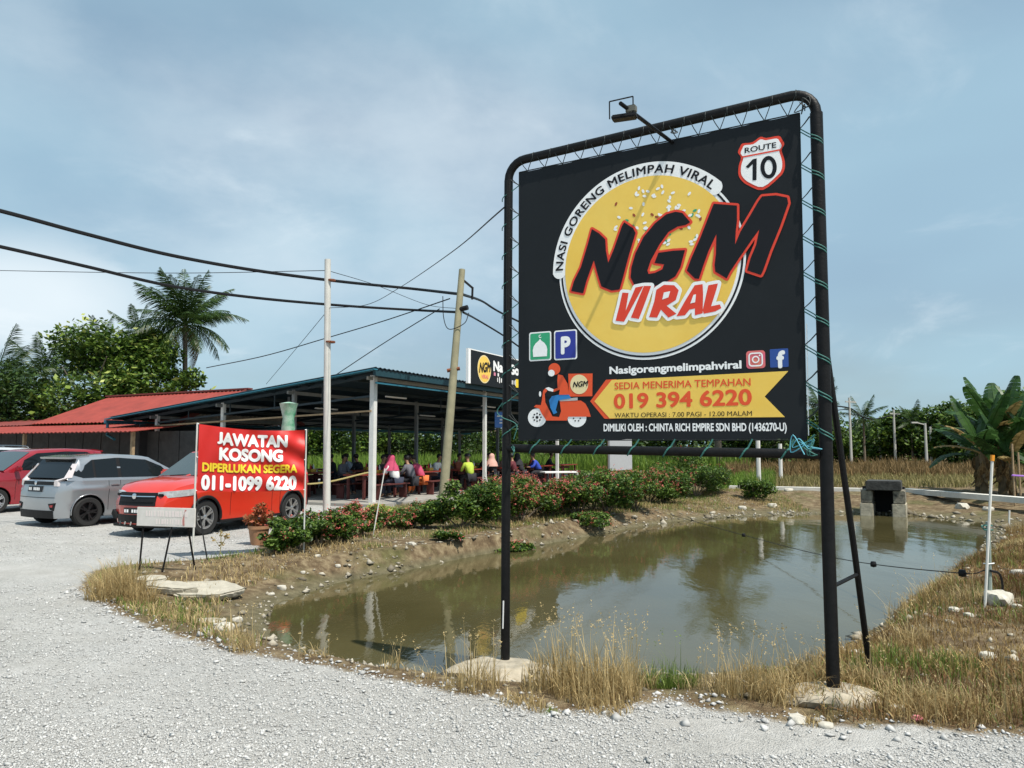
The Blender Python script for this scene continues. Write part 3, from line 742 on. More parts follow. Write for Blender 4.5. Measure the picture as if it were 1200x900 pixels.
tag(bpy.data.objects["pink_wrapper"], "crumpled pink wrapper lying beside the right sign footing", "litter")

# ------------------------------------------------------------------ cars
def car(name, label, L, W, Hh, wb, fo, prof, paint, belt=.93, loc=(0, 0), face=0.0, rim=.2, tyre=.31, dark_rims=False, rear=None, grp="cars parked beside the restaurant", rails=False, kind="hatch", plate=True):
    """prof: (nose_z, hood_end_x_from_front, windscreen_base_z, roof_start, roof_end, rear_base_from_rear, rear_belt_z)"""
    nose, hx, wbz, rs, re_, rb, rbz = prof
    root = empty(name, (loc[0], loc[1], 0), face, label, "car", grp)
    hw = W/2; xf = L-fo; xr = xf-wb; ar = tyre+.055
    xs_ = set([0, .03, .08, .16, .28, .42, L, L-.03, L-.08, L-.18, L-.32, L-.5, L-hx, L-hx+.12, L-hx-.12])
    for c in (xf, xr):
        for k in range(-10, 11): xs_.add(c+ar*math.sin(k/10*math.pi/2))
    x = .5
    while x < L-.5: xs_.add(x); x += .2
    xs_ = sorted(v for v in xs_ if 0 <= v <= L)
    def beltz(x):
        t = x/(L-hx); return rbz + (wbz-rbz)*min(1, max(0, t))
    def topz(x):
        if x >= L-hx:
            t = (x-(L-hx))/hx; return wbz + (nose-wbz)*(t**1.9) - .11*max(0, (x-(L-.24))/.24)**2.2
        if x < .25: return beltz(x)-.02*(1-x/.25)
        return beltz(x)
    def plan(x):
        f = max(0, (x-(L-.75))/.75); r_ = max(0, (.5-x)/.5)
        return hw*(1-.30*f**2.2-.22*r_**2.0)
    def botz(x):
        z = .20
        f = max(0, (x-(L-.5))/.5); z += .04*f
        for c in (xf, xr):
            d = abs(x-c)
            if d < ar: z = max(z, tyre+math.sqrt(ar*ar-d*d))
        return z
    def wid(z, top):
        t = (z-.18)/(top-.18); t = max(0, min(1, t))
        return 1-.045*(1-t)**2.2-.035*max(0, (t-.62)/.38)**1.5 + .020*math.exp(-((t-.74)/.07)**2) - .012*math.exp(-((t-.45)/.16)**2)
    def hoodx(z, x):   # lean of the nose and tail so the ends are not slabs
        if x > L-.35: return x-.13*(abs(z-.52)/.5)**2*((x-(L-.35))/.35)
        if x < .3: return x+.07*abs((z-.5)/.5)**2*((.3-x)/.3)
        return x
    rows = 9; tops = 6
    vs = []; ring = rows+1+tops
    for x in xs_:
        zb, zt = botz(x), topz(x); w = plan(x)
        half = []
        for i in range(rows+1):
            z = zb+(zt-.03-zb)*i/rows; half.append((hoodx(z, x), w*wid(z, zt), z))
        for k in range(1, tops+1):
            a = k/tops; y = w*.93*(1-a); rise = (.035 if x >= L-hx else .0)*(1-(1-a)**2) + .03*min(1, a*3)
            z = zt-.03+rise
            half.append((hoodx(z, x), y, z))
        vs += half
    nst = len(xs_); full = []; nring = 2*ring-1
    for s_ in range(nst):
        h = vs[s_*ring:(s_+1)*ring]
        full += h + [(a, -b, c) for a, b, c in h[-2::-1]]
    fs = [(s_*nring+i, s_*nring+i+1, (s_+1)*nring+i+1, (s_+1)*nring+i) for s_ in range(nst-1) for i in range(nring-1)]
    for s_, sg in ((0, -1), (nst-1, 1)):          # bulged end faces
        base = s_*nring; cols = 6; grid = []
        for i in range(ring-1):
            a = full[base+i]; row = [base+i]
            for c in range(1, cols):
                t = c/cols; y = a[1]*(1-2*t); bul = .11*(1-(2*t-1)**2)*(1 if sg > 0 else .6)
                full.append((a[0]+sg*bul*min(1, (ring-1-i)/4), y, a[2] + (.0 if i < rows else 0))); row.append(len(full)-1)
            row.append(base+nring-1-i); grid.append(row)
        for i in range(len(grid)-1):
            for c in range(cols): fs.append((grid[i][c], grid[i][c+1], grid[i+1][c+1], grid[i+1][c]))
        top = base+ring-1
        for c in range(cols): fs.append((grid[-1][c], grid[-1][c+1], top))
    b = MB(); b.add(full, fs); body = b.build("body", paint, root, True, 40)
    zend = lambda s_, i: full[s_*nring+i]
    # underside and wheel wells
    u = MB(); u.box((L/2, 0, .27), (L-.5, W-.36, .16))
    for c in (xf, xr):
        for sg in (-1, 1):
            u.box((c, sg*(hw-.30), .42), (2*ar-.02, .26, .42))
    u.build("underbody", M_dark, root)
    # greenhouse
    xw = L-hx+.02; xrb = rb
    def roofz(x):
        pts = [(xrb, rbz), (re_, Hh-.07), (re_+.5, Hh-.015), ((re_+rs)/2, Hh), (rs-.25, Hh-.025), (rs, Hh-.07), (xw, wbz)]
        for (a, za), (b_, zb_) in zip(pts, pts[1:]):
            if a <= x <= b_: return za+(zb_-za)*(x-a)/(b_-a)
        return rbz if x < xrb else wbz
    def side(x, z):
        zb_ = beltz(x); t = (z-zb_)/(Hh-zb_)
        return plan(max(.35, min(L-.8, x)))*.955*(1-.18*t-.03*t*t)
    gxs = sorted(set([xrb+i*(re_-xrb)/4 for i in range(5)]+[re_+i*(rs-re_)/10 for i in range(11)]+[rs+i*(xw-rs)/6 for i in range(7)]))
    gv = []; gr = 0
    for x in gxs:
        zb_, zt = beltz(x)-.03, roofz(x); zt = max(zt, zb_+.005)
        h = [(x, side(x, zb_+(zt-zb_)*k/4), zb_+(zt-zb_)*k/4) for k in range(4)]
        yt = side(x, zt); h += [(x, yt-.005, zt-.02*min(1, (zt-zb_)*4)), (x, yt*.93, zt+.008), (x, yt*.6, zt+.022), (x, 0, zt+.03)]
        gr = len(h); gv += h + [(a, -b_, c) for a, b_, c in h[-2::-1]]
    n2 = 2*gr-1
    g = MB(); g.add(gv, [(s_*n2+i, s_*n2+i+1, (s_+1)*n2+i+1, (s_+1)*n2+i) for s_ in range(len(gxs)-1) for i in range(n2-1)])
    g.build("roof", paint, root, True, 35)
    # glass
    def pane(pts, sg, nm="side_window", m_=M_glass, off=.007):
        P_ = [(x, sg*(side(x, z)+off), z) for x, z in pts]
        k = len(P_); inn = [(x, sg*(side(x, z)-.02), z) for x, z in pts]
        q = MB(); q.add(P_+inn, [tuple(range(k))]+[(i, (i+1) % k, k+(i+1) % k, k+i) for i in range(k)]); return q.build(nm, m_, root)
    def zr(x): return roofz(x)-.062
    bp = re_+(rs-re_)*.52
    for sg in (-1, 1):
        zf = lambda x: beltz(x)+.03
        pane([(xw-.42, zf(xw-.42)), (bp+.04, zf(bp)), (bp+.04, zr(bp)), (rs-.12, zr(rs-.12)), (rs+.25, min(zr(rs+.25), roofz(rs+.25)-.06))], sg)
        xq = xr+.15
        pane([(bp-.04, zf(bp)), (xq, zf(xq)), (xq, zr(xq)), (bp-.04, zr(bp))], sg)
        pane([(xq-.05, zf(xq)), (xq-.28, zf(xq)+.0), (xq-.52, zf(xq)+.24), (xq-.50, min(zr(xq-.5), zf(xq)+.30)), (xq-.05, zr(xq-.05))], sg)
        pane([(xq, zf(xq)), (xq-.05, zf(xq)), (xq-.05, zr(xq-.05)), (xq, zr(xq))], sg, "door_pillar", M_dark, .004)
        # black pillar between the windows
        pane([(bp+.06, zf(bp)), (bp-.06, zf(bp)), (bp-.06, zr(bp)), (bp+.06, zr(bp))], sg, "door_pillar", M_dark, .004)
        seam = MB()
        for xd in (bp+.0, xw-.30, xr+.42):
            pts = [(xd, sg*(plan(xd)*wid(z, topz(xd))+.001), z) for z in [.33+(beltz(xd)-.36)*k/6 for k in range(7)]]
            seam.tube(pts, .005, 4)
        seam.build("door_seam", M_dark, body)
        for xd in (bp+.10+.0, xr+.50):
            z = beltz(xd)-.13
            MB().box((xd+.06, sg*(plan(xd)*wid(z, topz(xd))+.012), z), (.20, .03, .032), bev=.012).build("door_handle", M_chrome if rails or kind == "mpv" else paint, body, True)
        mx = xw-.30
        mb = MB().box((mx, sg*(side(mx, beltz(mx)+.06)+.13), beltz(mx)+.07), (.12, .20, .14), bev=.04)
        mb.bar((mx, sg*(side(mx, beltz(mx))-.02), beltz(mx)+.02), (mx, sg*(side(mx, beltz(mx))+.08), beltz(mx)+.05), .05)
        mb.build("side_mirror", paint, root, True, 60)
        sk = MB(); sk.box(((xf+xr)/2, sg*(hw*.945), .235), (wb-2*ar+.05, .05, .07), bev=.012); sk.build("sill", M_dark if kind == "suv" else paint, root)
        for c in (xf, xr):
            lip = MB(); a_ = [R(-8+196*k/20) for k in range(21)]
            lip.tube([(c+ar*math.cos(t), sg*(plan(c)*wid(tyre+ar*math.sin(t), topz(c))+.002), tyre+ar*math.sin(t)) for t in a_], .028 if kind == "suv" else .012, 6)
            lip.build("wheel_arch", M_dark if kind == "suv" else paint, body, True)
    def glasspanel(xa, za, xb, zb_, nm, m_, sgn, ins=.10, k0=.0, k1=1.0):
        q = MB(); n = 6; vv = []
        for j in range(2):
            t = k0 if j == 0 else k1; x, z = xa+(xb-xa)*t, za+(zb_-za)*t
            y = side(x, z)-ins*(.8 if j else .6)
            for i in range(n+1):
                f_ = -1+2*i/n; vv.append((x+sgn*.012, y*f_, z+.014+.022*(1-f_*f_)*(1 if j else .3)))
        q.add(vv, [(i, i+1, n+2+i, n+1+i) for i in range(n)]); return q.build(nm, m_, root, True)
    glasspanel(xw, wbz+.0, rs, Hh-.07, "windscreen", M_windsh, 1, .06, .02, .95)
    glasspanel(xrb, rbz, re_, Hh-.07, "rear_window", M_glass, -1, .07, .0, .95)
    # wheels
    for c in (xf, xr):
        for sg in (-1, 1):
            wx = empty("wheel", (c, sg*(hw-.115), tyre)); wx.parent = root
            MB().lathe([(rim+.005, -.09), (tyre-.03, -.095), (tyre, -.07), (tyre, .07), (tyre-.03, .095), (rim+.005, .09)], 32, axis='Y', cap=False).build("tyre", M_rubber, wx, True)
            rm = MB(); m_ = mat("dark_alloy", (.03, .03, .032), .35, .6) if dark_rims else mat("light_alloy", (.55, .56, .58), .3, .8)
            rm.lathe([(rim, .02*sg), (rim+.012, .085*sg), (rim-.012, .085*sg), (rim-.02, .03*sg)], 32, axis='Y', cap=False)
            for k in range(5):
                for d_ in (-.16, .16):
                    t0 = 2*math.pi*k/5; t1 = t0+d_
                    rm.bar((.03*math.cos(t0), .070*sg, .03*math.sin(t0)), ((rim-.005)*math.cos(t1), .078*sg, (rim-.005)*math.sin(t1)), .03, .022, up=(0, 1, 0))
            rm.lathe([(.045, .05*sg), (.045, .085*sg), (.02, .09*sg)], 14, axis='Y')
            rm.build("rim", m_, wx, True)
            MB().lathe([(rim, .02*sg), (rim-.01, .03*sg)], 24, axis='Y').build("brake", M_dark, wx)
    def endx(z, y, front):
        # outer surface of nose or tail at lateral y
        x = L if front else 0.0; w = plan(x)*wid(z, topz(x)); f_ = max(-1, min(1, y/w))
        bul = .11*(1-f_*f_)*(1 if front else .6)
        return hoodx(z, x) + (bul if front else -bul)
    def endpatch(name, pts, front, m_, off=.012, par=None):
        sg = 1 if front else -1; k = len(pts)
        P_ = [(endx(z, y, front)+sg*off, y, z) for y, z in pts]; inn = [(endx(z, y, front)-sg*.06, y, z) for y, z in pts]
        q = MB(); q.add(P_+inn, [tuple(range(k))]+[(i, (i+1) % k, k+(i+1) % k, k+i) for i in range(k)]); return q.build(name, m_, par or root)
    def strip(name, y0, y1, z0, z1, front, m_, off=.012, n=8, par=None):
        sg = 1 if front else -1; vv = []
        for i in range(n+1):
            y = y0+(y1-y0)*i/n
            for z in (z0, z1): vv.append((endx(z, y, front)+sg*off, y, z))
            for z in (z1, z0): vv.append((endx(z, y, front)-sg*.05, y, z))
        fs_ = [(i*4+j, i*4+(j+1) % 4, (i+1)*4+(j+1) % 4, (i+1)*4+j) for i in range(n) for j in range(4)] + [(0, 1, 2, 3), (n*4, n*4+3, n*4+2, n*4+1)]
        q = MB(); q.add(vv, fs_); return q.build(name, m_, par or root)
    M_lamp = mat("headlamp_glass", (.34, .37, .39), .08, .3, col2=(.62, .66, .68), scale=14, coat=.6); M_tail = mat("tail_lamp_red", (.35, .012, .015), .15, coat=.8)
    M_plate = mat("black_number_plate", (.01, .01, .012), .4)
    # front
    gz = nose-.07
    gr_ = strip("grille", -.45, .45, gz-.24, gz, True, M_dark, .022)
    strip("grille_bar", -.44, .44, gz-.075, gz-.058, True, M_chrome, .030, par=gr_)
    strip("grille_bar", -.42, .42, gz-.17, gz-.160, True, M_dark, .032, par=gr_)
    MB().lathe([(.052, 0), (.052, .012), (.03, .02)], 16, axis='X', c=(endx(gz-.06, 0, True)+.030, 0, gz-.065)).build("emblem", M_chrome, root, True)
    strip("lower_intake", -.52, .52, .27, .42, True, M_dark)
    strip("front_lip", -.68, .68, .19, .235, True, M_dark, .02)
    for i in range(6): MB().bar((endx(.26, -.44+i*.17, True)+.02, -.44+i*.17, .235), (endx(.3, -.44+i*.17, True)+.03, -.40+i*.17, .30), .018).build("lip_fin", M_chrome, root)
    for sg in (-1, 1):
        n = 9; vv = []
        for i in range(n+1):
            t = i/n; x = L-.005-.62*max(0, (t-.35)/.65)**1.0; y = .46+(.0)*t
            if t < .35: yy = .46+(plan(L)*.96-.46)*t/.35; xx = endx(gz, yy, True)+.006
            else: xx = L-.015-.50*((t-.35)/.65); yy = plan(xx)*wid(gz-.03, topz(xx))+.009
            zt = gz+.005+.055*t; zb_ = gz-.12+.065*t
            vv += [(xx, sg*yy, zb_), (xx, sg*yy, zt), (xx-.05, sg*(yy-.06), zt), (xx-.05, sg*(yy-.06), zb_)]
        q = MB(); q.add(vv, [(i*4+j, i*4+(j+1) % 4, (i+1)*4+(j+1) % 4, (i+1)*4+j) for i in range(n) for j in range(4)]+[(0, 1, 2, 3), (n*4, n*4+3, n*4+2, n*4+1)])
        hl = q.build("headlight", M_lamp, root, True)
        MB().box((L-.02, sg*(plan(L)*.86), gz-.045), (.06, .12, .05), bev=.015).build("lamp_projector", M_dark, hl)
        endpatch("fog_recess", [(sg*.50, .44), (sg*.66, .50), (sg*.70, .42), (sg*.66, .33), (sg*.56, .33)], True, M_dark)
    if plate:
        pl = strip("number_plate", -.25, .25, .44, .55, True, M_plate, .03, 4)
        gl = MB()
        for k, w_ in enumerate((.045, .05, .02, .05, .05, .05, .05)):
            if k == 2: continue
            gl.box((endx(.5, 0, True)+.032, -.19+k*.062, .495), (.004, w_*.8, .055))
        gl.build("plate_characters", M_white, pl)
    # rear
    strip("rear_bumper_insert", -.62, .62, .20, .36, False, M_dark, .012)
    strip("tailgate_seam", -.66, .66, .62, .632, False, M_dark, .003)
    if plate:
        pl = strip("number_plate", -.26, .26, .74, .86, False, M_plate, .02, 4)
        gl = MB()
        for k, w_ in enumerate((.045, .05, .02, .05, .05, .05, .05)):
            if k == 2: continue
            gl.box((endx(.8, 0, False)-.024, .19-k*.062, .80), (.004, w_*.8, .06))
        gl.build("plate_characters", M_white, pl)
    strip("tailgate_trim", -.60, .60, .885, .955, False, M_dark, .012)
    MB().lathe([(.045, 0), (.045, -.012), (.025, -.02)], 14, axis='X', c=(endx(.92, 0, False)-.014, 0, .92)).build("emblem", M_chrome, root, True)
    for sg in (-1, 1):
        n = 8; vv = []
        for i in range(n+1):      # tall lamp running up beside the rear window
            t = i/n; z = .86+(Hh-.18-.86)*t
            if z <= beltz(0): xx, yy = .045, plan(.045)*wid(z, topz(.045))*.99
            else:
                xx = xrb+(re_-xrb)*(z-rbz)/(Hh-.07-rbz)-.015; yy = side(xx, z)+.006
            w_ = .10*(1-t)**2+.03
            vv += [(xx-.03, sg*(yy-.05-w_*.4), z), (xx-.012, sg*(yy+.006), z), (xx+w_+.02, sg*(yy+.010), z), (xx+.08, sg*(yy-.10), z)]
        q = MB(); q.add(vv, [(i*4+j, i*4+(j+1) % 4, (i+1)*4+(j+1) % 4, (i+1)*4+j) for i in range(n) for j in range(4)]+[(0, 1, 2, 3), (n*4, n*4+3, n*4+2, n*4+1)])
        q.build("tail_light", mat("clear_tail_lamp", (.60, .55, .55), .12, coat=.8) if kind == "hatch" else M_tail, root, True)
        fr = endpatch("bumper_vent", [(sg*.50, .50), (sg*.68, .52), (sg*.66, .36), (sg*.56, .38)], False, M_dark)
        endpatch("reflector", [(sg*.55, .47), (sg*.64, .48), (sg*.63, .43), (sg*.57, .43)], False, M_tail, .02, fr)
    # roof spoiler
    sp_ = MB(); ys = side(re_, Hh-.05)-.06
    sp_.add([(re_+.25, -ys, Hh-.0), (re_+.25, ys, Hh-.0), (re_-.14, ys*.95, Hh-.045), (re_-.14, -ys*.95, Hh-.045), (re_+.25, -ys, Hh-.05), (re_+.25, ys, Hh-.05), (re_-.12, ys*.95, Hh-.085), (re_-.12, -ys*.95, Hh-.085)],
            [(0, 1, 2, 3), (7, 6, 5, 4), (0, 4, 5, 1), (1, 5, 6, 2), (2, 6, 7, 3), (3, 7, 4, 0)])
    sp_.build("spoiler", paint, root)
    for sg in (-1, 1):
        if rails: MB().tube(catmull([(re_+.1, sg*(side(re_, Hh)-.05), Hh-.02), (re_+.2, sg*(side(re_, Hh)-.05), Hh+.05), ((re_+rs)/2, sg*(side((re_+rs)/2, Hh)-.05), Hh+.07), (rs-.25, sg*(side(rs, Hh)-.05), Hh+.04), (rs-.15, sg*(side(rs, Hh)-.05), Hh-.02)], 4), .014, 6).build("roof_rail", M_chrome, root, True)
    MB().tube([(xw+.03, -.45, wbz+.03), (xw-.05, .0, wbz+.055)], .009, 5).tube([(xw+.03, .05, wbz+.03), (xw-.05, .5, wbz+.055)], .009, 5).build("wiper", M_dark, root)
    return root
def place_car(o, axle, heading_from_y, wheelx):
    """axle: ground point of a wheel; heading: car nose direction, degrees clockwise from +Y"""
    a = R(90-heading_from_y); o.rotation_euler.z = a
    off = Matrix.Rotation(a, 3, 'Z') @ Vector(wheelx)
    o.location = Vector((axle[0], axle[1], 0)) - off
def paint(name, col, met=.0): return mat(name, col, .32, met, var=.05, scale=1.0, coat=1.0)
P_silver = paint("silver_car_paint", (.37, .39, .41), .65)
P_red = paint("bright_red_car_paint", (.60, .030, .012), .0)
P_dred = paint("deep_red_car_paint", (.28, .012, .022), .15)
P_grey = paint("pale_grey_car_paint", (.62, .64, .66), .3)
c1 = car("silver_hatchback", "silver hatchback with black wheels seen from its rear corner behind the small white board", 3.90, 1.735, 1.50, 2.50, .78, (.76, .95, .97, 2.08, .46, .16, 1.00), P_silver, dark_rims=True)
place_car(c1, (-8.97, 16.39), 31, (.62, -.80, 0))
c2 = car("red_crossover", "bright red crossover with chrome grille parked behind the red banner", 4.07, 1.71, 1.63, 2.525, .80, (.90, 1.16, 1.07, 2.22, .55, .20, 1.09), P_red, kind="suv", tyre=.335, rim=.215)
place_car(c2, (-4.88, 17.13), 180+23, (.745, .80, 0))
c3 = car("maroon_minivan", "deep red minivan half hidden behind the silver hatchback at the left edge", 4.19, 1.68, 1.62, 2.65, .78, (.90, .95, 1.05, 2.45, .40, .18, 1.0), P_dred, kind="mpv", plate=False)
place_car(c3, (-13.05, 19.6), 180+24, (3.41, .78, 0))
c4 = car("grey_estate", "pale car with roof rails of which only the roof shows above the maroon minivan", 4.3, 1.7, 1.66, 2.65, .8, (.90, 1.0, 1.04, 2.5, .35, .2, 1.02), P_grey, kind="mpv", rails=True, plate=False)
place_car(c4, (-16.6, 21.9), 180+24, (3.5, .78, 0))
# ------------------------------------------------------------------ banner on poles, small board, flower pot, stakes
M_redvin = mat("red_vinyl", (.58, .018, .014), .45, var=.06, scale=3)
M_pale = mat("pale_painted_pole", (.62, .62, .58), .6, var=.12, scale=6)
bA, bB = G(230, 650), G(357, 640)
bA = Vector((atY(230, 560, 11.6).x, 11.6, 0)); bB = Vector((atY(357, 560, 12.2).x, 12.2, 0))
bn = empty("job_banner", bA, math.atan2(bB.y-bA.y, bB.x-bA.x), "red banner with white and yellow lettering stretched on poles in front of the red crossover", "banner")
BW = (bB-bA).length
hA, hB = H(bA.x, bA.y), H(bB.x, bB.y)
zt_ = atY(230, 497, 11.6).z; zb2 = atY(230, 575, 11.6).z; ztr = atY(357, 504, 12.2).z; zbr = atY(357, 574, 12.2).z
MB().tube([(-.012, 0, hA-.1), (-.01, 0, zt_+.02)], .014, 8).build("pole", M_pale, bn, True)
MB().tube([(BW+.01, 0, hB-.1), (BW+.01, 0, ztr+.01)], .012, 8).build("pole", M_pale, bn, True)
for (x_, z_) in ((.0, zb2-.02), (.0, zb2-.02)): pass
MB().tube([(-.01, .02, zb2+.03), (.20, -.25, hA-.05)], .010, 6).build("stay", M_dark, bn)
mbn = MB(); NN, MM = 44, 22
def ban(a, b, off=0.0):
    sag = -.045*math.sin(math.pi*a)*(1-b)**1.5 - .02*math.sin(math.pi*a)*b
    y = -.03-off - .022*math.sin(a*9+b*4)*math.exp(-((a-.15)/.5)**2) - .032*math.sin((a*1.6-b*1.9)*8)*a**1.5 - .015*math.sin(a*31+b*6)*(1-b)
    zt = zt_+(ztr-zt_)*a; zb_ = zb2+(zbr-zb2)*a
    return (.015+a*(BW-.03), y, zt+(zb_-zt)*b+sag)
mbn.add([ban(i/NN, j/MM) for j in range(MM+1) for i in range(NN+1)], [(j*(NN+1)+i, j*(NN+1)+i+1, (j+1)*(NN+1)+i+1, (j+1)*(NN+1)+i) for j in range(MM) for i in range(NN)])
cloth = mbn.build("cloth", M_redvin, bn, True)
for a_, b_ in ((0, 0), (0, .5), (0, 1), (1, 0), (1, .5), (1, 1)):
    p = Vector(ban(a_, b_)); MB().tube([p, (-.012 if a_ == 0 else BW+.01, 0, p.z+.01)], .006, 5).build("tie", M_white, bn)
def ban_text(name, s, a0, a1, b0, b1, m_, bold):
    me, V = bold_text(s, bold, fine=True)
    x0, x1 = V[:, 0].min(), V[:, 0].max()
    if s[0] == 'J':
        lo = V[:, 1].min(); k = V[:, 0] < x0+.36; V[k, 1] = (V[k, 1]-lo)*.73/(.73-lo)
    out = [ban(a0+(a1-a0)*(v[0]-x0)/(x1-x0), b1-(b1-b0)*v[1]/.73, .010+v[2]*4) for v in V]
    me.vertices.foreach_set('co', np.array(out, np.float32).ravel()); me.update(); me.materials.clear(); me.materials.append(m_)
    link(name, me, cloth)
ban_text("lettering", "JAWATAN", .17, .83, .08, .27, M_white, .055)
ban_text("lettering", "KOSONG", .19, .79, .32, .51, M_white, .055)
ban_text("lettering", "DIPERLUKAN SEGERA", .04, .93, .57, .70, mat("bright_yellow_print", (.85, .62, .03), .5), .045)
ban_text("lettering", "011-1099 6220", .035, .93, .76, .97, M_white, .055)

sb = G(195, 668); sbY = 10.6
b0 = atY(161, 604, sbY); b1 = atY(229, 606, sbY-.25)
bd = empty("small_board", (b0.x, b0.y, 0), math.atan2(b1.y-b0.y, b1.x-b0.x), "small faded white board on thin black legs at the pond tip", "sign")
w_ = (b1-b0).length; z0, z1 = atY(161, 616, sbY).z, atY(161, 594, sbY).z
brd = MB().box((w_/2, 0, (z0+z1)/2), (w_, .02, z1-z0), bev=.004).build("board", mat("faded_white_paint", (.62, .60, .55), .7, col2=(.74, .70, .67), scale=9), bd)
ks = MB(); x_ = .17*w_
while x_ < .86*w_:
    ks.box((x_, -.0115, z0+(z1-z0)*.67), (random.uniform(.01, .035), .002, (z1-z0)*.30)); x_ += random.uniform(.035, .055)
x_ = .35*w_
while x_ < .8*w_:
    ks.box((x_, -.0115, z0+(z1-z0)*.25), (random.uniform(.008, .03), .002, (z1-z0)*.26)); x_ += random.uniform(.035, .055)
tag(ks.build("faded_lettering", mat("faded_pink_print", (.78, .69, .67), .7), brd), kind="stuff")
st_ = MB(); st_.prism([(w_*.80, z0+.02), (w_*.83, z0+.02), (w_*.82, z1-.06), (w_*.86, z1-.03), (w_*.83, z1-.02), (w_*.79, z0+.09)], -.0125, -.0105, 'Y'); st_.build("rust_streak", mat("rust_stain", (.50, .22, .20), .8), brd)
for lx, ly in ((.10*w_, .0), (.60*w_, -.12), (.86*w_, .25)):
    wp = Matrix.Rotation(bd.rotation_euler.z, 3, 'Z') @ Vector((lx, ly, 0)) + bd.location
    MB().tube([(lx, .015, z0+.03), (lx-.03, ly, H(wp.x, wp.y)-.05)], .013, 6).build("leg", M_black, bd)

def stake(px, pb, pt, label, tape=None, r=.011, lean=0, mm=None):
    b = onG(px, pb); t = atY(*pt, b.y+lean)
    o = empty("stake", b, 0, label, "stake", "white stakes around the pond")
    MB().tube([(0, 0, -.1), (t-b)], r, 7).build("rod", mm or mat("white_pvc", (.78, .77, .72), .5, var=.08, scale=6), o, True)
    if tape: MB().tube([(t-b)*.97, (t-b)*1.01], r*1.5, 8).build("tape", mat("orange_tape", (.85, .32, .02), .5), o)
    return o
stake(436, 629, (451, 549), "leaning white stake among the low red flowered plants left of the shed corner")
stake(578, 610, (569, 553), "white stake standing just left of the left post of the big sign", r=.012)
stake(682, 577, (676, 551), "short white stake behind the bushes below the banner, second from the left post")
stake(752, 566, (751, 551), "shortest white stake behind the bushes below the right half of the banner")
sk = stake(1153, 712, (1163, 535), "tall pale stake with an orange tip on the right bank", True, .013)
stake(1182, 616, (1183, 598), "stub of a white stake in the brown grass at the right edge", r=.02)
# green post behind the tall stake, tied on with rope
gb = onG(1160, 704)
o = empty("thin_green_post", gb, 0, "grey green post with a loop of black hose tied beside the tall orange tipped stake", "post")
MB().tube([(0, 0, -.1), (.02, 0, .78)], .022, 8).build("post", mat("grey_green_paint", (.25, .30, .27), .6), o)
MB().tube(catmull([(.0, -.03, .30), (.10, -.02, .26), (.13, 0, .10), (.06, 0, .0), (-.06, -.02, -.02)], 6), .012, 6).build("hose", M_dark, o)
MB().tube([(-.03, -.02, .74), (.05, -.02, .74), (.05, .03, .76), (-.03, .03, .73), (-.03, -.02, .70), (.05, -.03, .70)], .008, 5).build("rope_binding", M_rope, o)
MB().tube([(-.03, -.02, .36), (.05, -.02, .37), (.05, .03, .36), (-.03, .03, .36)], .006, 5).build("rope_binding", M_white, o)

# rope with floats across the pond
a = G(785, 603, -.15); b = Vector((gb.x-.02, gb.y, gb.z+.30)); b2 = atY(1118, 671, gb.y+.35)
fr = empty("float_rope", a, 0, "thin black rope with small floats slung across the pond to the right bank", "rope")
pts = catmull([a, atY(882, 630, 15.5), atY(985, 655, 11.2), b2, b], 10)
MB().tube([p-a for p in pts], .006, 5).build("rope", M_dark, fr)
for k in (9, 23, 31): MB().lathe([(.001, -.04), (.035, -.03), (.04, 0), (.03, .035), (.001, .04)], 10, c=pts[k]-a).build("float", M_dark, fr)

# flower pot
pp = G(303, 638)
o = empty("flower_pot", pp, 0, "terracotta pot of red leaved plant in front of the crossover's rear wheel", "plant pot")
MB().lathe([(.13, 0), (.17, .26), (.185, .27), (.185, .32), (.165, .32), (.16, .28), (.01, .27)], 18).build("pot", mat("terracotta", (.36, .19, .10), .8, var=.2), o, True)

# ------------------------------------------------------------------ foliage builders (numpy)
def leafcloud(P, size, up=.35, narrow=.45, vlo=None):
    """one folded diamond per point; P (n,3), size scalar or array"""
    n = len(P); nrm = rng.normal(size=(n, 3)); nrm[:, 2] = np.abs(nrm[:, 2])+up*2
    nrm /= np.linalg.norm(nrm, axis=1)[:, None]
    d = rng.normal(size=(n, 3)); d -= (d*nrm).sum(1)[:, None]*nrm; d /= np.linalg.norm(d, axis=1)[:, None]
    w = np.cross(nrm, d); s = (np.asarray(size)*rng.uniform(.65, 1.3, n))[:, None]
    V = np.stack([P-d*s*.5, P+w*s*narrow*.5-nrm*s*.06, P+d*s*.5-nrm*s*.08, P-w*s*narrow*.5-nrm*s*.06], 1).reshape(-1, 3)
    F = np.arange(4*n).reshape(n, 4)
    v = np.repeat(rng.random(n)**1.5, 4)
    return V, F, v
def blobpoints(blobs, n, shell=.55):
    w = np.array([b[3]**2 for b in blobs]); idx = rng.choice(len(blobs), n, p=w/w.sum())
    B = np.array([b[:3] for b in blobs])[idx]; r = np.array([b[3] for b in blobs])[idx]; sq = np.array([b[4] if len(b) > 4 else .8 for b in blobs])[idx]
    u = rng.normal(size=(n, 3)); u /= np.linalg.norm(u, axis=1)[:, None]
    rad = r*(shell+(1-shell)*rng.random(n))*(.85+.3*rng.random(n))
    q = u*rad[:, None]; q[:, 2] *= sq
    return B+q
def crown(name, blobs, n, size, m, parent, narrow=.5, loc=(0, 0, 0), up=.35):
    V, F, v = leafcloud(blobpoints(blobs, n), size, up, narrow)
    return link(name, npmesh(name, V, F, m, v), parent, loc)
G_leaf = leafmat("mid_green_leaves", (.022, .060, .010), (.15, .235, .035))
G_dark = leafmat("dark_green_leaves", (.012, .034, .008), (.075, .135, .025))
G_light = leafmat("yellow_green_leaves", (.20, .28, .05), (.52, .56, .16))
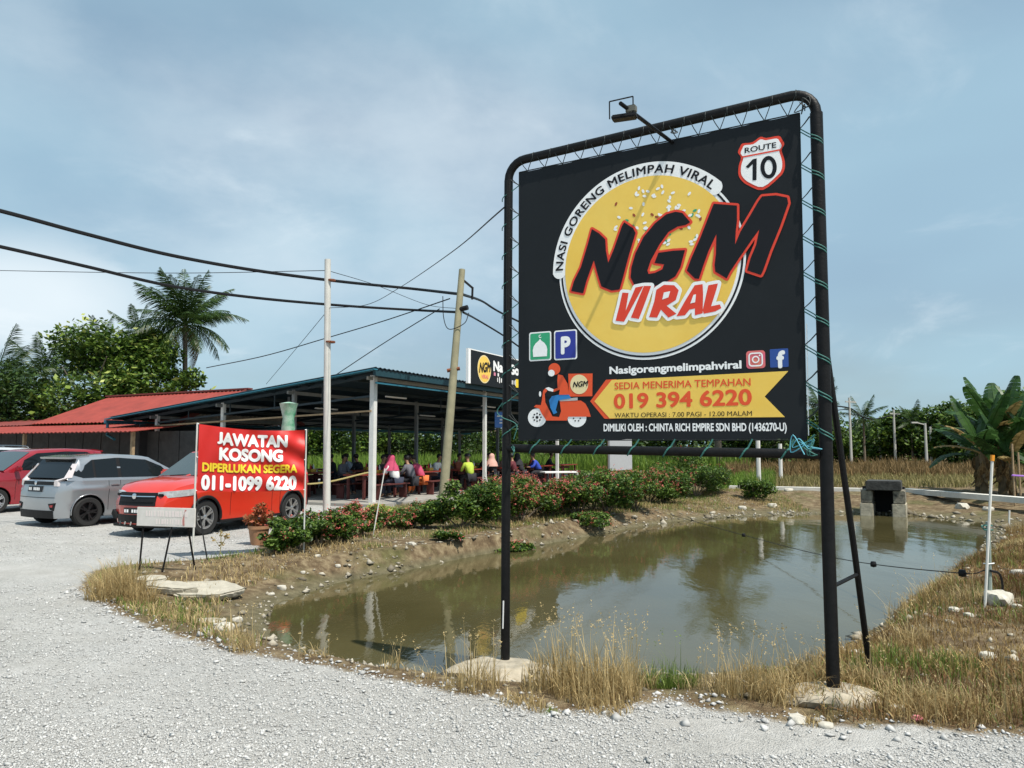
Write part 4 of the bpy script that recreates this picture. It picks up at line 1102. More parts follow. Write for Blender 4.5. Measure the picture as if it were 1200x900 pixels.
G_palm = leafmat("palm_fronds", (.014, .038, .010), (.07, .12, .028), .38, .2)
G_ban = leafmat("banana_leaves", (.020, .055, .014), (.06, .13, .03), .4, .3)
G_dry = leafmat("dry_leaves", (.13, .075, .03), (.30, .20, .09), .8, .2)
G_flower = leafmat("red_flowers", (.48, .07, .06), (.72, .27, .22), .6, .3)
G_grassy = leafmat("straw_grass", (.26, .18, .07), (.66, .52, .27), .7, .35)
G_green = leafmat("green_grass", (.07, .12, .02), (.22, .30, .06), .6, .35)
G_field = leafmat("bright_field_grass", (.07, .14, .02), (.22, .33, .05), .6, .4)
G_reed = leafmat("brown_reeds", (.09, .065, .025), (.30, .20, .09), .8, .3)
M_bark = mat("grey_brown_bark", (.17, .135, .10), .9, var=.35, scale=12, bump=.5)
def branching(name, base, h, r, spread, parent, n=5):
    mb = MB(); top = Vector((random.uniform(-.2, .2), random.uniform(-.2, .2), h*.55))
    mb.tube(catmull([(0, 0, -.2), (top.x*.4, top.y*.5, h*.25), top], 4), [r*(1-.35*k/8) for k in range(9)], 8)
    for k in range(n):
        a = 2*math.pi*k/n+random.random(); e = Vector((math.cos(a)*spread, math.sin(a)*spread, h*random.uniform(.75, 1.0)))
        st = top*random.uniform(.6, 1)
        mb.tube(catmull([st, st.lerp(e, .5)+Vector((0, 0, .15*h*.5)), e], 4), [r*.5*(1-.75*j/8) for j in range(9)], 6)
    return mb.build(name, M_bark, parent, True)
def broad_tree(name, label, p, h, w, n, size, m, group, seed, nb=14, low=.3, trunk=True, extra=None):
    random.seed(seed)
    o = empty(name, (p[0], p[1], H(p[0], p[1])), random.random()*6, label, "tree", group)
    blobs = []
    for k in range(nb):
        a = random.random()*6.28; rr_ = w*.5*math.sqrt(random.random())*.8; z = h*(low+(.88-low)*random.random()); br = w*random.uniform(.15, .27)
        rr_ *= 1-.45*max(0, (z/h-.55)/.4)
        blobs.append((rr_*math.cos(a), rr_*math.sin(a), z, br, random.uniform(.55, .85)))
    if trunk: branching("trunk", None, h*.8, max(.08, h*.022), w*.25, o)
    crown("crown", blobs, n, size, m, o)
    if extra: crown("young_leaves", [(b[0], b[1], b[2]+b[3]*.25, b[3], b[4]) for b in blobs], extra[0], extra[1], extra[2], o)
    return o
def frond_mesh(name, L, droop, m, seed, nl=46, wl=.62, width=.05, leaflet_droop=.45):
    r_ = np.random.default_rng(seed); V = []; F = []; v = []
    def rib(t): return np.array([L*(t-.12*t*t*droop), 0, L*(.42*t-droop*.75*t*t)])
    rp = [rib(t) for t in np.linspace(0, 1, 13)]
    mb = MB(); mb.tube([tuple(p) for p in rp], [.028*L/3*(1-.85*i/12)+.004 for i in range(13)], 5)
    V = [list(x) for x in mb.v]; F = [list(f) for f in mb.f if len(f) == 4]; v = [.7]*len(V)
    for i in range(nl):
        t = .12+.86*i/(nl-1); p = rib(t); q = rib(min(1, t+.02))-rib(t-.02); q /= np.linalg.norm(q)
        ll = wl*L/3*1.15*math.sin(math.pi*min(1, .18+t*.80))**.6*(1 if t < .9 else .7)
        for sg in (-1, 1):
            if r_.random() < .05: continue
            d = q*.75+np.array([0, sg*.9, -leaflet_droop*r_.uniform(.4, 1.6)]); d /= np.linalg.norm(d)
            w = width*L/3*r_.uniform(.7, 1.1)
            a = p; mid = p+d*ll*.5+np.array([0, 0, .02]); e = p+d*ll*r_.uniform(.85, 1.1)+np.array([0, 0, -.28*ll])
            o = len(V); V += [list(a-q*w*.3), list(a+q*w*.3), list(mid+q*w*.5), list(mid-q*w*.5), list(e)]
            F += [[o, o+1, o+2, o+3], [o+3, o+2, o+4, o+4]]; c = r_.random()*.8; v += [c]*5
    me = bpy.data.meshes.new(name); me.from_pydata(V, [], [f if f[2] != f[3] else f[:3] for f in F])
    at = me.attributes.new('v', 'FLOAT', 'POINT'); at.data.foreach_set('value', np.array(v, np.float32)); me.materials.append(m)
    return me
FR = [frond_mesh("frond", 3.6, d, G_palm, 3+i) for i, d in enumerate((.25, .5, .8, 1.15))]
FRD = frond_mesh("dry_frond", 3.2, 1.3, G_dry, 9)
def palm(label, p, h, s=1.0, nf=22, group=None, seed=0, lean=0.0, dry=2):
    random.seed(seed)
    o = empty("coconut_palm", (p[0], p[1], H(p[0], p[1])-.1), 0, label, "palm tree", group)
    pts = catmull([(0, 0, 0), (lean*.3, 0, h*.4), (lean, 0, h)], 8)
    MB().tube(pts, [.20*s*(1-.4*i/len(pts)) for i in range(len(pts))], 9).build("trunk", M_bark, o, True)
    for k in range(nf):
        e = (k/(nf-1)); el = R(78-95*e+random.uniform(-8, 8)); az = k*2.4+random.uniform(-.3, .3)
        me = FR[min(3, int(e*2.2+random.random()*1.4))]
        link("frond", me, o, (lean, 0, h), (0, -el+R(18), az), [s*random.uniform(.85, 1.1)]*3)
    for k in range(dry): link("frond", FRD, o, (lean, 0, h-.1), (0, R(50), k*2.9+1), [s*.9]*3)
    cc = MB()
    for k in range(5): 
        a = k*1.3; cc.lathe([(.001, -.13), (.09, -.08), (.11, 0), (.08, .09), (.001, .12)], 8, c=(lean+.25*s*math.cos(a), .25*s*math.sin(a), h-.25))
        cc.build("coconut", mat("green_coconut", (.16, .17, .04), .6), o, True); cc = MB()
    return o
# ---- trees behind the red-roofed house
palm("tallest coconut palm rising behind the red roof with its crown leaning left", atY(221, 400, 40)[:2], 8.2, .88, 42, "coconut palms on the left", 3, -.2, 3)
palm("low coconut palm at the left edge of the tree clump", atY(48, 430, 41)[:2], 5.6, .75, 20, "coconut palms on the left", 5, .2)
palm("small coconut palm poking out of the leafy tree", atY(112, 400, 42)[:2], 7.4, .5, 14, "coconut palms on the left", 8, .2, 1)
palm("dark coconut palm cut by the left edge of the photo", atY(-4, 430, 39)[:2], 5.0, .85, 20, "coconut palms on the left", 9, 0)
palm("half hidden coconut palm between the leafy tree and the tallest palm", atY(160, 400, 45)[:2], 8.6, .55, 14, "coconut palms on the left", 12, 0, 1)
broad_tree("broadleaf_tree", "broad leafy tree with pale yellow green new leaves behind the red roof", atY(112, 440, 38)[:2], 7.8, 6.8, 20000, .26, G_leaf, "broadleaf trees on the left", 21, 30, .12, extra=(900, .34, G_light))
broad_tree("broadleaf_tree", "slimmer leafy tree entwined with the tallest coconut palm", atY(170, 440, 39)[:2], 8.4, 4.4, 11000, .24, G_leaf, "broadleaf trees on the left", 22, 20, .15, extra=(300, .32, G_light))
broad_tree("broadleaf_tree", "dark bushy tree right of the tallest palm just above the red ridge", atY(228, 440, 38)[:2], 6.0, 3.8, 8000, .24, G_leaf, "broadleaf trees on the left", 23, 14, .1, extra=(120, .32, G_light))
broad_tree("broadleaf_tree", "dark low tree behind the red roofs at the left edge", atY(30, 440, 37)[:2], 5.2, 6.5, 9000, .25, G_dark, "broadleaf trees on the left", 24, 18, .1)
broad_tree("broadleaf_tree", "dark tree cut by the left edge behind the low red roof", atY(-60, 440, 38)[:2], 6.4, 7, 8000, .26, G_dark, "broadleaf trees on the left", 25, 16, .1)
# ---- tree line beyond the field
def farp(px, Y): return (atY(px, 500, Y).x, Y)
kinds = [("tall bushy tree", 1.0), ("rounded tree", .8), ("low spreading tree", .6)]
random.seed(40)
spots = [(330, 62, 6.5, 8), (372, 66, 6.0, 7), (415, 64, 6.6, 8), (455, 66, 5.8, 7), (498, 68, 6.8, 8), (540, 66, 6.4, 7), (580, 70, 7.4, 8), (622, 66, 6.4, 8), (668, 68, 7.0, 8), (705, 64, 7.6, 7),
         (748, 62, 6.6, 7), (790, 60, 7.0, 7), (838, 52, 7.6, 6), (872, 54, 6.8, 5.5), (905, 60, 6.2, 7), (940, 66, 5.0, 7), (975, 64, 4.4, 6), (1022, 66, 4.2, 6), (1052, 62, 4.6, 5.5), (1085, 60, 4.8, 6), (1120, 58, 5.0, 6), (1160, 56, 5.2, 7), (1200, 54, 5.4, 7), (1240, 50, 6.0, 7)]
where = ["seen through the shed left of the front column", "seen through the shed beside the thin white pole", "seen through the shed just right of the thin white pole", "seen through the shed by the front corner column", "seen through the shed left of the leaning pole",
         "behind the leaning concrete pole", "just left of the big sign's left post", "just right of the big sign's left post", "below the scooter drawing of the big sign", "behind the grey panel in the field",
         "right of the grey panel in the field", "below the yellow arrow of the big sign", "behind the bushes at the far pond corner", "behind the far pond corner left of the right post", "left of the right sign post",
         "directly behind the right sign post", "between the sign brace and the leftmost far pole", "between the two wired far poles", "right of the second wired far pole", "left of the banana plants", "behind the left half of the banana plants",
         "behind the banana plants", "at the right edge behind the banana plants", "beyond the right edge"]
for i, ((px, Yd, h_, w_), wh) in enumerate(zip(spots, where)):
    x, y = farp(px, Yd)
    broad_tree("field_tree", "far green tree "+wh, (x, y), h_, w_, 3800 if px < 820 else 5200, .36, G_leaf if (i % 2 == 0 or px > 930) else G_dark, "trees of the far tree line", 100+i, 12, .12, trunk=True)
palm("small far coconut palm above the reeds left of the second wired pole", farp(1012, 60), 3.9, .55, 16, "coconut palms in the far tree line", 31, 0, 0)
palm("coconut palm in the far tree line just right of the big sign", farp(962, 60), 4.6, .7, 18, "coconut palms in the far tree line", 32, 0, 0)
palm("young coconut palm in the far tree line between the far poles", farp(1068, 60), 3.6, .5, 16, "coconut palms in the far tree line", 33, 0, 0)
palm("coconut palm behind the lower right corner of the big sign", farp(842, 50), 7.0, 1.0, 20, "coconut palms in the far tree line", 34, 0, 0)
# far woods: one mass nobody could count
wb_ = []
random.seed(5)
for k in range(170):
    a = R(-46+92*k/169+random.uniform(-.4, .4)); d = random.uniform(85, 125); wb_.append((math.sin(a)*d, math.cos(a)*d, random.uniform(.5, 3.3), random.uniform(2.6, 4.2), .8))
V, F, v = leafcloud(blobpoints(wb_, 42000), .62, .3, .6)
tag(link("distant_woods", npmesh("distant_woods", V, F, G_leaf, v)), kind="stuff")

# ------------------------------------------------------------------ red-roofed house on the left
M_redroof = mat("red_metal_roof", (.25, .036, .024), .65, var=.22, scale=1.6)
M_redroof2 = mat("faded_dark_red_roof", (.17, .035, .028), .7, var=.3, scale=1.5)
M_wall = mat("dark_plank_wall_and_shade", (.045, .043, .042), .8, var=.35, scale=4)
hr = atY(290, 458, 30.0)      # right end of the ridge
he = empty("red_roofed_house", (hr.x, hr.y, 0), math.atan2(PV.y, PV.x), "low house with faded red sheet metal roofs behind the parked cars", "house")
# local x runs left along the ridge, local y toward the camera is positive
zrg, zev = 3.92, 2.62
rl, ed = 8.2, 3.2
def corr(name, A, B, C_, D, m_, par, pitch=.22, amp=.018, thick=.02):
    """corrugated sheet A-B along one eave, D-C along the other; ribs run from A to D"""
    A, B, C_, D = map(Vector, (A, B, C_, D)); n = max(4, int((B-A).length/pitch)*4); nr = (B-A).cross(D-A).normalized()
    if nr.z < 0: nr = -nr
    vs = []
    for i in range(n+1):
        t = i/n; o_ = nr*amp*math.sin(i*math.pi/2)
        vs += [A.lerp(B, t)+o_, D.lerp(C_, t)+o_, D.lerp(C_, t)+o_-nr*thick, A.lerp(B, t)+o_-nr*thick]
    mb = MB(); mb.add(vs, [(i*4+j, i*4+(j+1) % 4, (i+1)*4+(j+1) % 4, (i+1)*4+j) for i in range(n) for j in range(4)]+[(0, 1, 2, 3), (n*4, n*4+3, n*4+2, n*4+1)])
    return mb.build(name, m_, par)
# with x = PV (left, away) and y = -PU rotated: local y = z x x
sy = 1 if (Matrix.Rotation(he.rotation_euler.z, 3, 'Z') @ Vector((0, 1, 0))).y < 0 else -1
corr("roof", (0, sy*ed, zev), (rl+.2, sy*ed, zev), (rl, 0, zrg-.05), (0, 0, zrg), M_redroof, he)
corr("roof", (0, -sy*ed, zev), (rl+.2, -sy*ed, zev), (rl, 0, zrg-.05), (0, 0, zrg), M_redroof, he)
MB().add and None
g = MB(); g.add([(0.05, sy*ed*.97, zev-.02), (.05, 0, zrg-.06), (.05, -sy*ed*.97, zev-.02)], [(0, 1, 2)]); g.add([(0.12, sy*ed*.97, zev-.02), (.12, 0, zrg-.06), (.12, -sy*ed*.97, zev-.02)], [(0, 1, 2)]); g.build("gable", mat("weathered_gable", (.30, .27, .23), .9, var=.3), he)
MB().bar((-.15, 0, zrg+.04), (rl+.1, 0, zrg-.01), .25, .06).build("ridge_cap", M_redroof2, he)
MB().bar((-.05, sy*ed, zev-.02), (-.05, 0, zrg-.02), .05, .16).bar((-.05, -sy*ed, zev-.02), (-.05, 0, zrg-.02), .05, .16).build("barge_board", M_redroof2, he)
corr("lower_roof", (-1.0, sy*(ed+2.6), 2.18), (14, sy*(ed+2.6), 2.18), (14, sy*(ed-.1), 2.52), (-1.0, sy*(ed-.1), 2.52), M_redroof, he)
corr("side_roof", (rl+1.0, sy*ed, zev-.05), (rl+8, sy*ed, zev-.05), (rl+8, 0, zev+.35), (rl+.2, 0, zev+.35), M_redroof2, he)
for k in range(-6, 14):  # house wall; panels beyond the gable are added for the shed's dark interior
    MB().box((-.2+k*1.0+.49, sy*(ed+.9), 1.12), (.96, .06, 2.2)).build("wall_and_shade_panel", M_wall, he)
MB().bar((-.7, sy*(ed+2.3), 0), (-.7, sy*(ed+2.3), 2.2), .1).build("post", M_wood, he)
MB().bar((5.0, sy*(ed+2.3), 0), (5.0, sy*(ed+2.3), 2.2), .1).build("post", M_wood, he)
MB().bar((10.5, sy*(ed+2.3), 0), (10.5, sy*(ed+2.3), 2.2), .1).build("post", M_wood, he)
# pale slatted stall counter under the shed's left end
kc = atY(131, 520, 27.5)
o = empty("slatted_screen", (kc.x, kc.y, 0), math.atan2(PV.y, PV.x)+math.pi, "pale weathered slatted screen hanging between the house and the open shed", "screen")
for k in range(4): MB().box((0, 0, 1.60+k*.11), (1.35, .03, .085)).build("slat", mat("pale_grey_board", (.36, .34, .30), .8, var=.25), o)
for x_ in (-.62, 0, .62): MB().box((x_, .03, 1.05), (.05, .04, 2.1)).build("post", M_wood, o)

# ------------------------------------------------------------------ open dining shed
M_steel = mat("blue_green_roof_steel", (.025, .16, .23), .5, var=.15)
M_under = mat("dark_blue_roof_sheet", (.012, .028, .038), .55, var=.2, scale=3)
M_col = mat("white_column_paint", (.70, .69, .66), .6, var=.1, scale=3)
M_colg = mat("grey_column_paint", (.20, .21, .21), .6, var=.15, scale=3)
shed = empty("open_dining_shed", PC, math.atan2(PU.y, PU.x), "large open-sided dining shed with a blue single-slope roof on white columns", "shed")
# local x: along the pond side, local y: along the lot side (left)
SLN, SWD = 25.5, 11.0
def sz(y): return 3.82-(y+.35)*(3.82-2.62)/(10.9+.35)
def SPt(x, y, dz=0.0): return (x, y, sz(y)+dz)
nsh = 24
for k in range(nsh):
    x0 = -.55+k*(SLN/nsh); x1 = x0+SLN/nsh-.006
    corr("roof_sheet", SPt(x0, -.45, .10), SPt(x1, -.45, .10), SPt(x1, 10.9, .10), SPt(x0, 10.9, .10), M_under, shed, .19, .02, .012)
for k in range(9):
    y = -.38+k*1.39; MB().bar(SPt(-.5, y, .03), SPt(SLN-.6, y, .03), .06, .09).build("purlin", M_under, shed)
MB().bar(SPt(-.58, -.5, .03), SPt(-.58, 10.95, .03), .03, .19, up=(1, 0, 0)).build("fascia", M_steel, shed)
MB().bar(SPt(-.55, -.40, -.04), SPt(SLN-.55, -.40, -.04), .03, .17).build("fascia", mat("shaded_teal_fascia", (.008, .045, .06), .6), shed)  # shade under the roof edge is put into this fascia's darker colour
MB().bar(SPt(-.3, -.30, -.30), SPt(SLN-.55, -.30, -.30), .05, .05).build("fascia_rail", M_steel, shed)
MB().bar(SPt(-.6, 11.0, -.05), SPt(SLN-.6, 11.0, -.05), .13, .12).build("gutter", M_steel, shed)
MB().tube([SPt(-.5, 11.0, -.1), SPt(-.5, 11.0, -.5), (-.5, 10.6, 1.95)], .05, 8).build("downpipe", M_steel, shed, True)
tcol = (0, 6.75, 13.5, 20.4); scol = (0, 3, 6, 9.1)
for it, t in enumerate(tcol):
    for js, y in enumerate(scol):
        front = (js == 0)
        zt = sz(y)-.02
        w_ = .16 if (front and it == 0) else .12
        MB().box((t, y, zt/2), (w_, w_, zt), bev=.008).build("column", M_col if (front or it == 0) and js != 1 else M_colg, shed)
    # truss across
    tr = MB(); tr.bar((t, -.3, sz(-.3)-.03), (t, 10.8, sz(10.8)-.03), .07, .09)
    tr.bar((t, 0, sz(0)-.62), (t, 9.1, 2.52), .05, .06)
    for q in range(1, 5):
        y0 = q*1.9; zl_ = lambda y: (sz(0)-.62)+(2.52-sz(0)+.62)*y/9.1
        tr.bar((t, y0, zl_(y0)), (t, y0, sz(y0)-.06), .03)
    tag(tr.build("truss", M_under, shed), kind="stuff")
for y in scol:
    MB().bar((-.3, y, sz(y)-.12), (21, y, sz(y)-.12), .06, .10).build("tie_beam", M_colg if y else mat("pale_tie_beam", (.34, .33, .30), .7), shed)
MB().bar((-.1, 0, 2.72), (-.1, 9.1, 2.40), .04, .05).build("tie_beam", M_wood, shed)
# hanging fans and tube lamps
for t, y in ((3.4, 1.6), (3.4, 4.6), (10, 1.6), (10, 4.6)):
    o = empty("tube_lamp", PP(t, y, sz(y)-.25), shed.rotation_euler.z, "white tube lamp under the shed roof, %s bay, %s row" % ("near" if t < 5 else "far", "pond side" if y < 3 else "inner"), "lamp", "tube lamps under the shed roof")
    MB().box((0, 0, 0), (1.2, .07, .05), bev=.01).build("tube", M_white, o); MB().bar((-.4, 0, 0), (-.4, 0, .2), .01).bar((.4, 0, 0), (.4, 0, .2), .01).build("hanger", M_dark, o)
# floor
fl = MB(); P4 = [PP(-.7, -.7), PP(25, -.7), PP(25, 12), PP(-.7, 12)]
fl.prism([(p.x, p.y) for p in P4], -.3, .09); tag(fl.build("shed_floor", mat("worn_concrete_floor", (.30, .285, .255), .85, var=.2, scale=2), None), kind='structure')
# dark panels added to stand for the shade inside the shed's left rear
M_dw = mat("interior_shade_dark", (.018, .018, .02), .8, var=.3)
kt = empty("dark_interior_panels", PP(13.0, 7.6), shed.rotation_euler.z, "dark board partition closing the rear left bay of the shed", "shade panel")
for k in range(7): MB().box((-12.8+k*1.2, 1.9, 1.25), (1.17, .05, 2.4)).build("panel", M_dw, kt)
# rooftop signboard
sgd = empty("roof_signboard", PP(4.75, -.56, 0), shed.rotation_euler.z, "dark signboard with the round yellow logo standing on the edge of the shed roof", "sign")
zb_, zt_ = 3.86, 5.03; SLg = 7.5
MB().box((SLg/2, .05, (zb_+zt_)/2), (SLg, .08, zt_-zb_)).build("panel", M_banner, sgd)
MB().box((-.10, .06, (zb_+zt_)/2+.02), (.16, .10, zt_-zb_+.04)).build("edge_frame", M_white, sgd)
MB().box((SLg/2, .06, zt_+.02), (SLg+.3, .10, .035)).build("edge_frame", M_white, sgd)
sgf = bpy.data.objects.new("panel_face", None); COL.objects.link(sgf); sgf.parent = sgd; sgf.location = (0, .008, 0); sgf.rotation_euler = (math.pi/2, 0, 0)
def dt(o): return o
def onface(fn, *a):
    o = fn(*a); o.parent = sgd; o.location = (0, .006, 0); o.rotation_euler = (math.pi/2, 0, 0); return o
bpy.data.objects.remove(sgf)
onface(flat, "logo_disc", [circ((.95, 4.44), .50, 40, .50)], mat("pale_yellow_print", (.82, .68, .38), .5), None, .002)
onface(flat, "logo_disc", [circ((.95, 4.44), .46, 40, .46)], M_yel, None, .004)
onface(fit_text, "logo_letters", "NGM", (.55, 4.30), (1.45, 4.40), .34, M_ink, None, .008, .05, .3)
onface(fit_text, "logo_word", "VIRAL", (.75, 4.10), (1.25, 4.12), .14, mat("pink_red_print", (.72, .15, .18), .5), None, .008, .03, .3)
onface(fit_text, "sign_lettering", "Nasi Goreng", (1.62, 4.46), (4.9, 4.46), .36, M_white, None, .004, .05)
gl = MB(); random.seed(3)
for k in range(22):
    x_ = 1.95+k*.15
    if k in (5, 11, 12): continue
    gl.box((x_, -.002, 4.14), (random.uniform(.04, .09), .006, random.choice((.15, .22))))
tag(gl.build("small_print", M_white, sgd), kind="stuff")
MB().box((1.72, -.003, 4.33), (.14, .006, .12)).build("icon", mat("pink_print2", (.7, .25, .35), .5), sgd)
MB().box((2.0, -.003, 4.33), (.10, .006, .12)).build("icon", M_white, sgd)
MB().box((3.95, -.004, 4.13), (1.0, .006, .32)).build("yellow_box", mat("bright_yellow_print", (.85, .62, .03), .5), sgd)
# tables and benches
M_tab = mat("red_brown_table", (.24, .035, .022), .45, var=.15)
M_leg = mat("dark_red_wood", (.10, .022, .018), .7, var=.2)
def make_table():
    o = empty("dining_table", (0, 0, 0)); 
    MB().box((0, 0, .74), (1.9, .8, .045), bev=.01).build("table_top", M_tab, o)
    for sx in (-.8, .8):
        for s_ in (-.3, .3): MB().box((sx, s_, .36), (.07, .07, .72)).build("leg", M_leg, o)
    MB().box((0, 0, .62), (1.6, .05, .10)).build("rail", M_leg, o)
    return o
def make_bench():
    o = empty("bench", (0, 0, 0))
    MB().box((0, 0, .44), (1.8, .30, .04), bev=.008).build("seat", M_leg, o)
    for sx in (-.7, .7): MB().box((sx, 0, .21), (.06, .26, .42)).build("leg", M_leg, o)
    return o
tb0, bc0 = make_table(), make_bench(); ft = fb = True
for it, t in enumerate((1.6, 4.6, 7.7, 10.8, 13.9, 17.0)):
    for js, y in enumerate((1.2, 3.9, 6.4)):
        o = tb0 if ft else copy_tree(tb0); ft = False
        o.location = PP(t, y, .09); o.rotation_euler.z = shed.rotation_euler.z
        tag(o, "red brown dining table, %s row from the pond, %s along the shed" % (("first", "second", "third")[js], ("nearest", "second", "third", "fourth", "fifth", "farthest")[it]), "table", "dining tables in the shed")
        for s_ in (-.68, .68):
            b_ = bc0 if fb else copy_tree(bc0); fb = False
            b_.location = PP(t, y+s_, .09); b_.rotation_euler.z = shed.rotation_euler.z
            tag(b_, "dark red bench on the %s side of the %s table of the %s row" % ("pond" if s_ < 0 else "far", ("nearest", "second", "third", "fourth", "fifth", "farthest")[it], ("first", "second", "third")[js]), "bench", "benches in the shed")
def clutter(k, t, y):
    o = empty("condiment_basket", PP(t, y, .855), shed.rotation_euler.z, "basket of bottles and cups on the table, %s bay, %s row of the shed" % (("nearest", "second", "third", "fourth")[k % 4], ("first", "second")[k//4]), "basket", "baskets on the dining tables")
    MB().box((0, 0, .05), (.26, .18, .10), bev=.015).build("basket", mat("yellow_plastic", (.60, .38, .05), .5), o)
    for j in range(3): MB().lathe([(.03, 0), (.03, .16), (.012, .20), (.012, .24)], 10, c=(-.07+.07*j, 0, .02)).build("bottle", (M_redvin, M_dark, M_white)[j], o, True)
    for j in range(2): MB().lathe([(.028, -.055), (.038, .06)], 10, c=(.35+.2*j, .12-.2*j, .0)).build("cup", M_orange if j else M_white, o, True)
for k in range(8): clutter(k, (1.6, 4.6, 7.7, 10.8)[k % 4]+.3, (1.2, 3.9)[k//4])
# yellow barrier rope
o = MB().tube(catmull([PP(-.6, 5.2, .95), PP(-.6, 3.6, .62), PP(-.5, 1.6, .62), PP(-.2, 0, .95)], 8), .022, 6).build("barrier_rope", mat("yellow_rope", (.55, .45, .18), .7), None)
tag(o, "sagging yellow rope strung across the open lot side of the shed", "rope")

# ------------------------------------------------------------------ people
M_skin = mat("brown_skin", (.30, .16, .095), .55)
def skin_obj(name, joints, edges, m_, parent, sub=1):
    me = bpy.data.meshes.new(name); me.from_pydata([j[:3] for j in joints], edges, [])
    o = bpy.data.objects.new(name, me); COL.objects.link(o)
    md = o.modifiers.new("s", 'SKIN')
    for i, v in enumerate(me.skin_vertices[0].data):
        r_ = joints[i][3]; v.radius = (r_ if not isinstance(r_, tuple) else r_[0], r_ if not isinstance(r_, tuple) else r_[1]); v.use_root = (i == 0)
    sb_ = o.modifiers.new("u", 'SUBSURF'); sb_.levels = sub; sb_.render_levels = sub
    dg = bpy.context.evaluated_depsgraph_get(); m2 = bpy.data.meshes.new_from_object(o.evaluated_get(dg)); m2.name = name
    bpy.data.objects.remove(o); bpy.data.meshes.remove(me)
    m2.materials.clear(); m2.materials.append(m_); m2.polygons.foreach_set('use_smooth', [True]*len(m2.polygons))
    return link(name, m2, parent)
def seated(pose):
    f = {0: .06, 1: .16, 2: .26}[pose]       # forward lean; facing +x, seat at z=.45
    P = [(0, 0, .52, .13), (.02+f*.4, 0, .72, .12), (.03+f*.8, 0, .90, .125), (.03+f, 0, 1.02, .06), (.05+f*1.15, 0, 1.10, .052),      # pelvis..neck
         (.07+f*1.25, 0, 1.20, .088), (.08+f*1.3, 0, 1.29, .07)]
    E_ = [(0, 1), (1, 2), (2, 3), (3, 4), (4, 5), (5, 6)]
    for sg in (-1, 1):
        b = len(P)
        P += [(.03+f*.9, sg*.17, .96, .055), (.10+f, sg*.23, .76, .042), (.34+f*.6, sg*.16, .72, .034), (.42+f*.6, sg*.13, .73, .026)]
        E_ += [(2, b), (b, b+1), (b+1, b+2), (b+2, b+3)]
        for q in range(4):
            P.append((.49+f*.6-.008*abs(q-1.5), sg*(.10+.018*q), .722, .009)); E_.append((b+3, len(P)-1))
        P.append((.45+f*.6, sg*.085, .735, .010)); E_.append((b+3, len(P)-1))
        b = len(P)
        P += [(.02, sg*.09, .50, .09), (.42, sg*.12, .50, .065), (.44, sg*.12, .10, .042), (.56, sg*.13, .04, .035)]
        E_ += [(0, b), (b, b+1), (b+1, b+2), (b+2, b+3)]
    return P, E_
BODY = {}
def person(label, loc, face, pose, shirt, trouser, head, group="people eating in the shed"):
    o = empty("person", loc, face, label, "person", group)
    if pose not in BODY:
        P, E_ = seated(pose)
        b = skin_obj("body", P, E_, M_skin, o)
        f = {0: .06, 1: .16, 2: .26}[pose]; hx, hz = .07+f*1.25, 1.21
        T_ = [(p[0], p[1], p[2], p[3]*1.16+.012) for p in P]
        keep = [0, 1, 2, 3]; 
        def sub(ids): 
            mp = {i: k for k, i in enumerate(ids)}
            return [T_[i] for i in ids], [(mp[a], mp[b]) for a, b in E_ if a in mp and b in mp]
        arms = [7, 8, 9]; n1 = 7+4+5; legs1 = [n1, n1+1, n1+2]; a2 = n1+4; legs2 = [a2+4+5, a2+4+6, a2+4+7]
        sh_ = skin_obj("shirt", *sub([0, 1, 2, 3, 7, 8, 9, a2, a2+1, a2+2]), M_white, o)
        tr_ = skin_obj("trousers", *sub([0]+legs1+legs2), M_dark, o)
        fc = MB(); fc.lathe([(.001, -.02), (.012, -.01), (.014, .006), (.005, .022)], 8, c=(hx+.088, 0, hz-.01))     # nose
        for sg in (-1, 1):
            fc.box((hx+.005, sg*.088, hz-.005), (.03, .014, .045), bev=.005)
        fc.build("nose_and_ears", M_skin, o, True)
        ey = MB()
        for sg in (-1, 1): ey.lathe([(.001, -.007), (.010, 0), (.001, .007)], 8, c=(hx+.078, sg*.032, hz+.02))
        ey.box((hx+.084, 0, hz-.045), (.006, .04, .008)); ey.build("eyes_and_mouth", mat("dark_feature", (.06, .02, .02), .5), o)
        BODY[pose] = (o, hx, hz)
    else:
        src = BODY[pose][0]
        for ch in src.children:
            if ch.name.split('.')[0] in ("body", "shirt", "trousers", "nose_and_ears", "eyes_and_mouth"):
                c = ch.copy(); COL.objects.link(c); c.parent = o
    hx, hz = BODY[pose][1:]
    for ch in o.children:
        k = ch.name.split('.')[0]
        if k in ("shirt", "trousers"):
            ch.data = ch.data.copy(); ch.data.materials.clear(); ch.data.materials.append(shirt if k == "shirt" else trouser)
    kind, hm_ = head
    if kind == "hair":
        bm = bmesh.new(); bmesh.ops.create_uvsphere(bm, u_segments=14, v_segments=9, radius=1)
        for v in bm.verts:
            v.co = Vector((v.co.x*.105-.012, v.co.y*.098, v.co.z*.10+.045))
            if v.co.x > .03 and v.co.z < .08: v.co.x -= (v.co.x-.03)*.9
        me = bpy.data.meshes.new("hair"); bm.to_mesh(me); bm.free(); me.materials.append(hm_); link("hair", me, o, (hx, 0, hz))
    elif kind == "cap":
        mb = MB(); mb.lathe([(.112, .0), (.112, .05), (.09, .10), (.001, .125)], 16, c=(hx-.01, 0, hz+.04)); mb.box((hx+.13, 0, hz+.05), (.12, .15, .012), bev=.004); mb.build("cap", hm_, o, True)
    else:       # headscarf falling over the shoulders
        mb = MB(); mb.lathe([(.26, -.36), (.22, -.22), (.155, -.12), (.118, -.03), (.122, .04), (.10, .10), (.05, .135), (.001, .145)], 18, c=(hx-.035, 0, hz), cap=False)
        mb.build("headscarf", hm_, o, True)
    return o
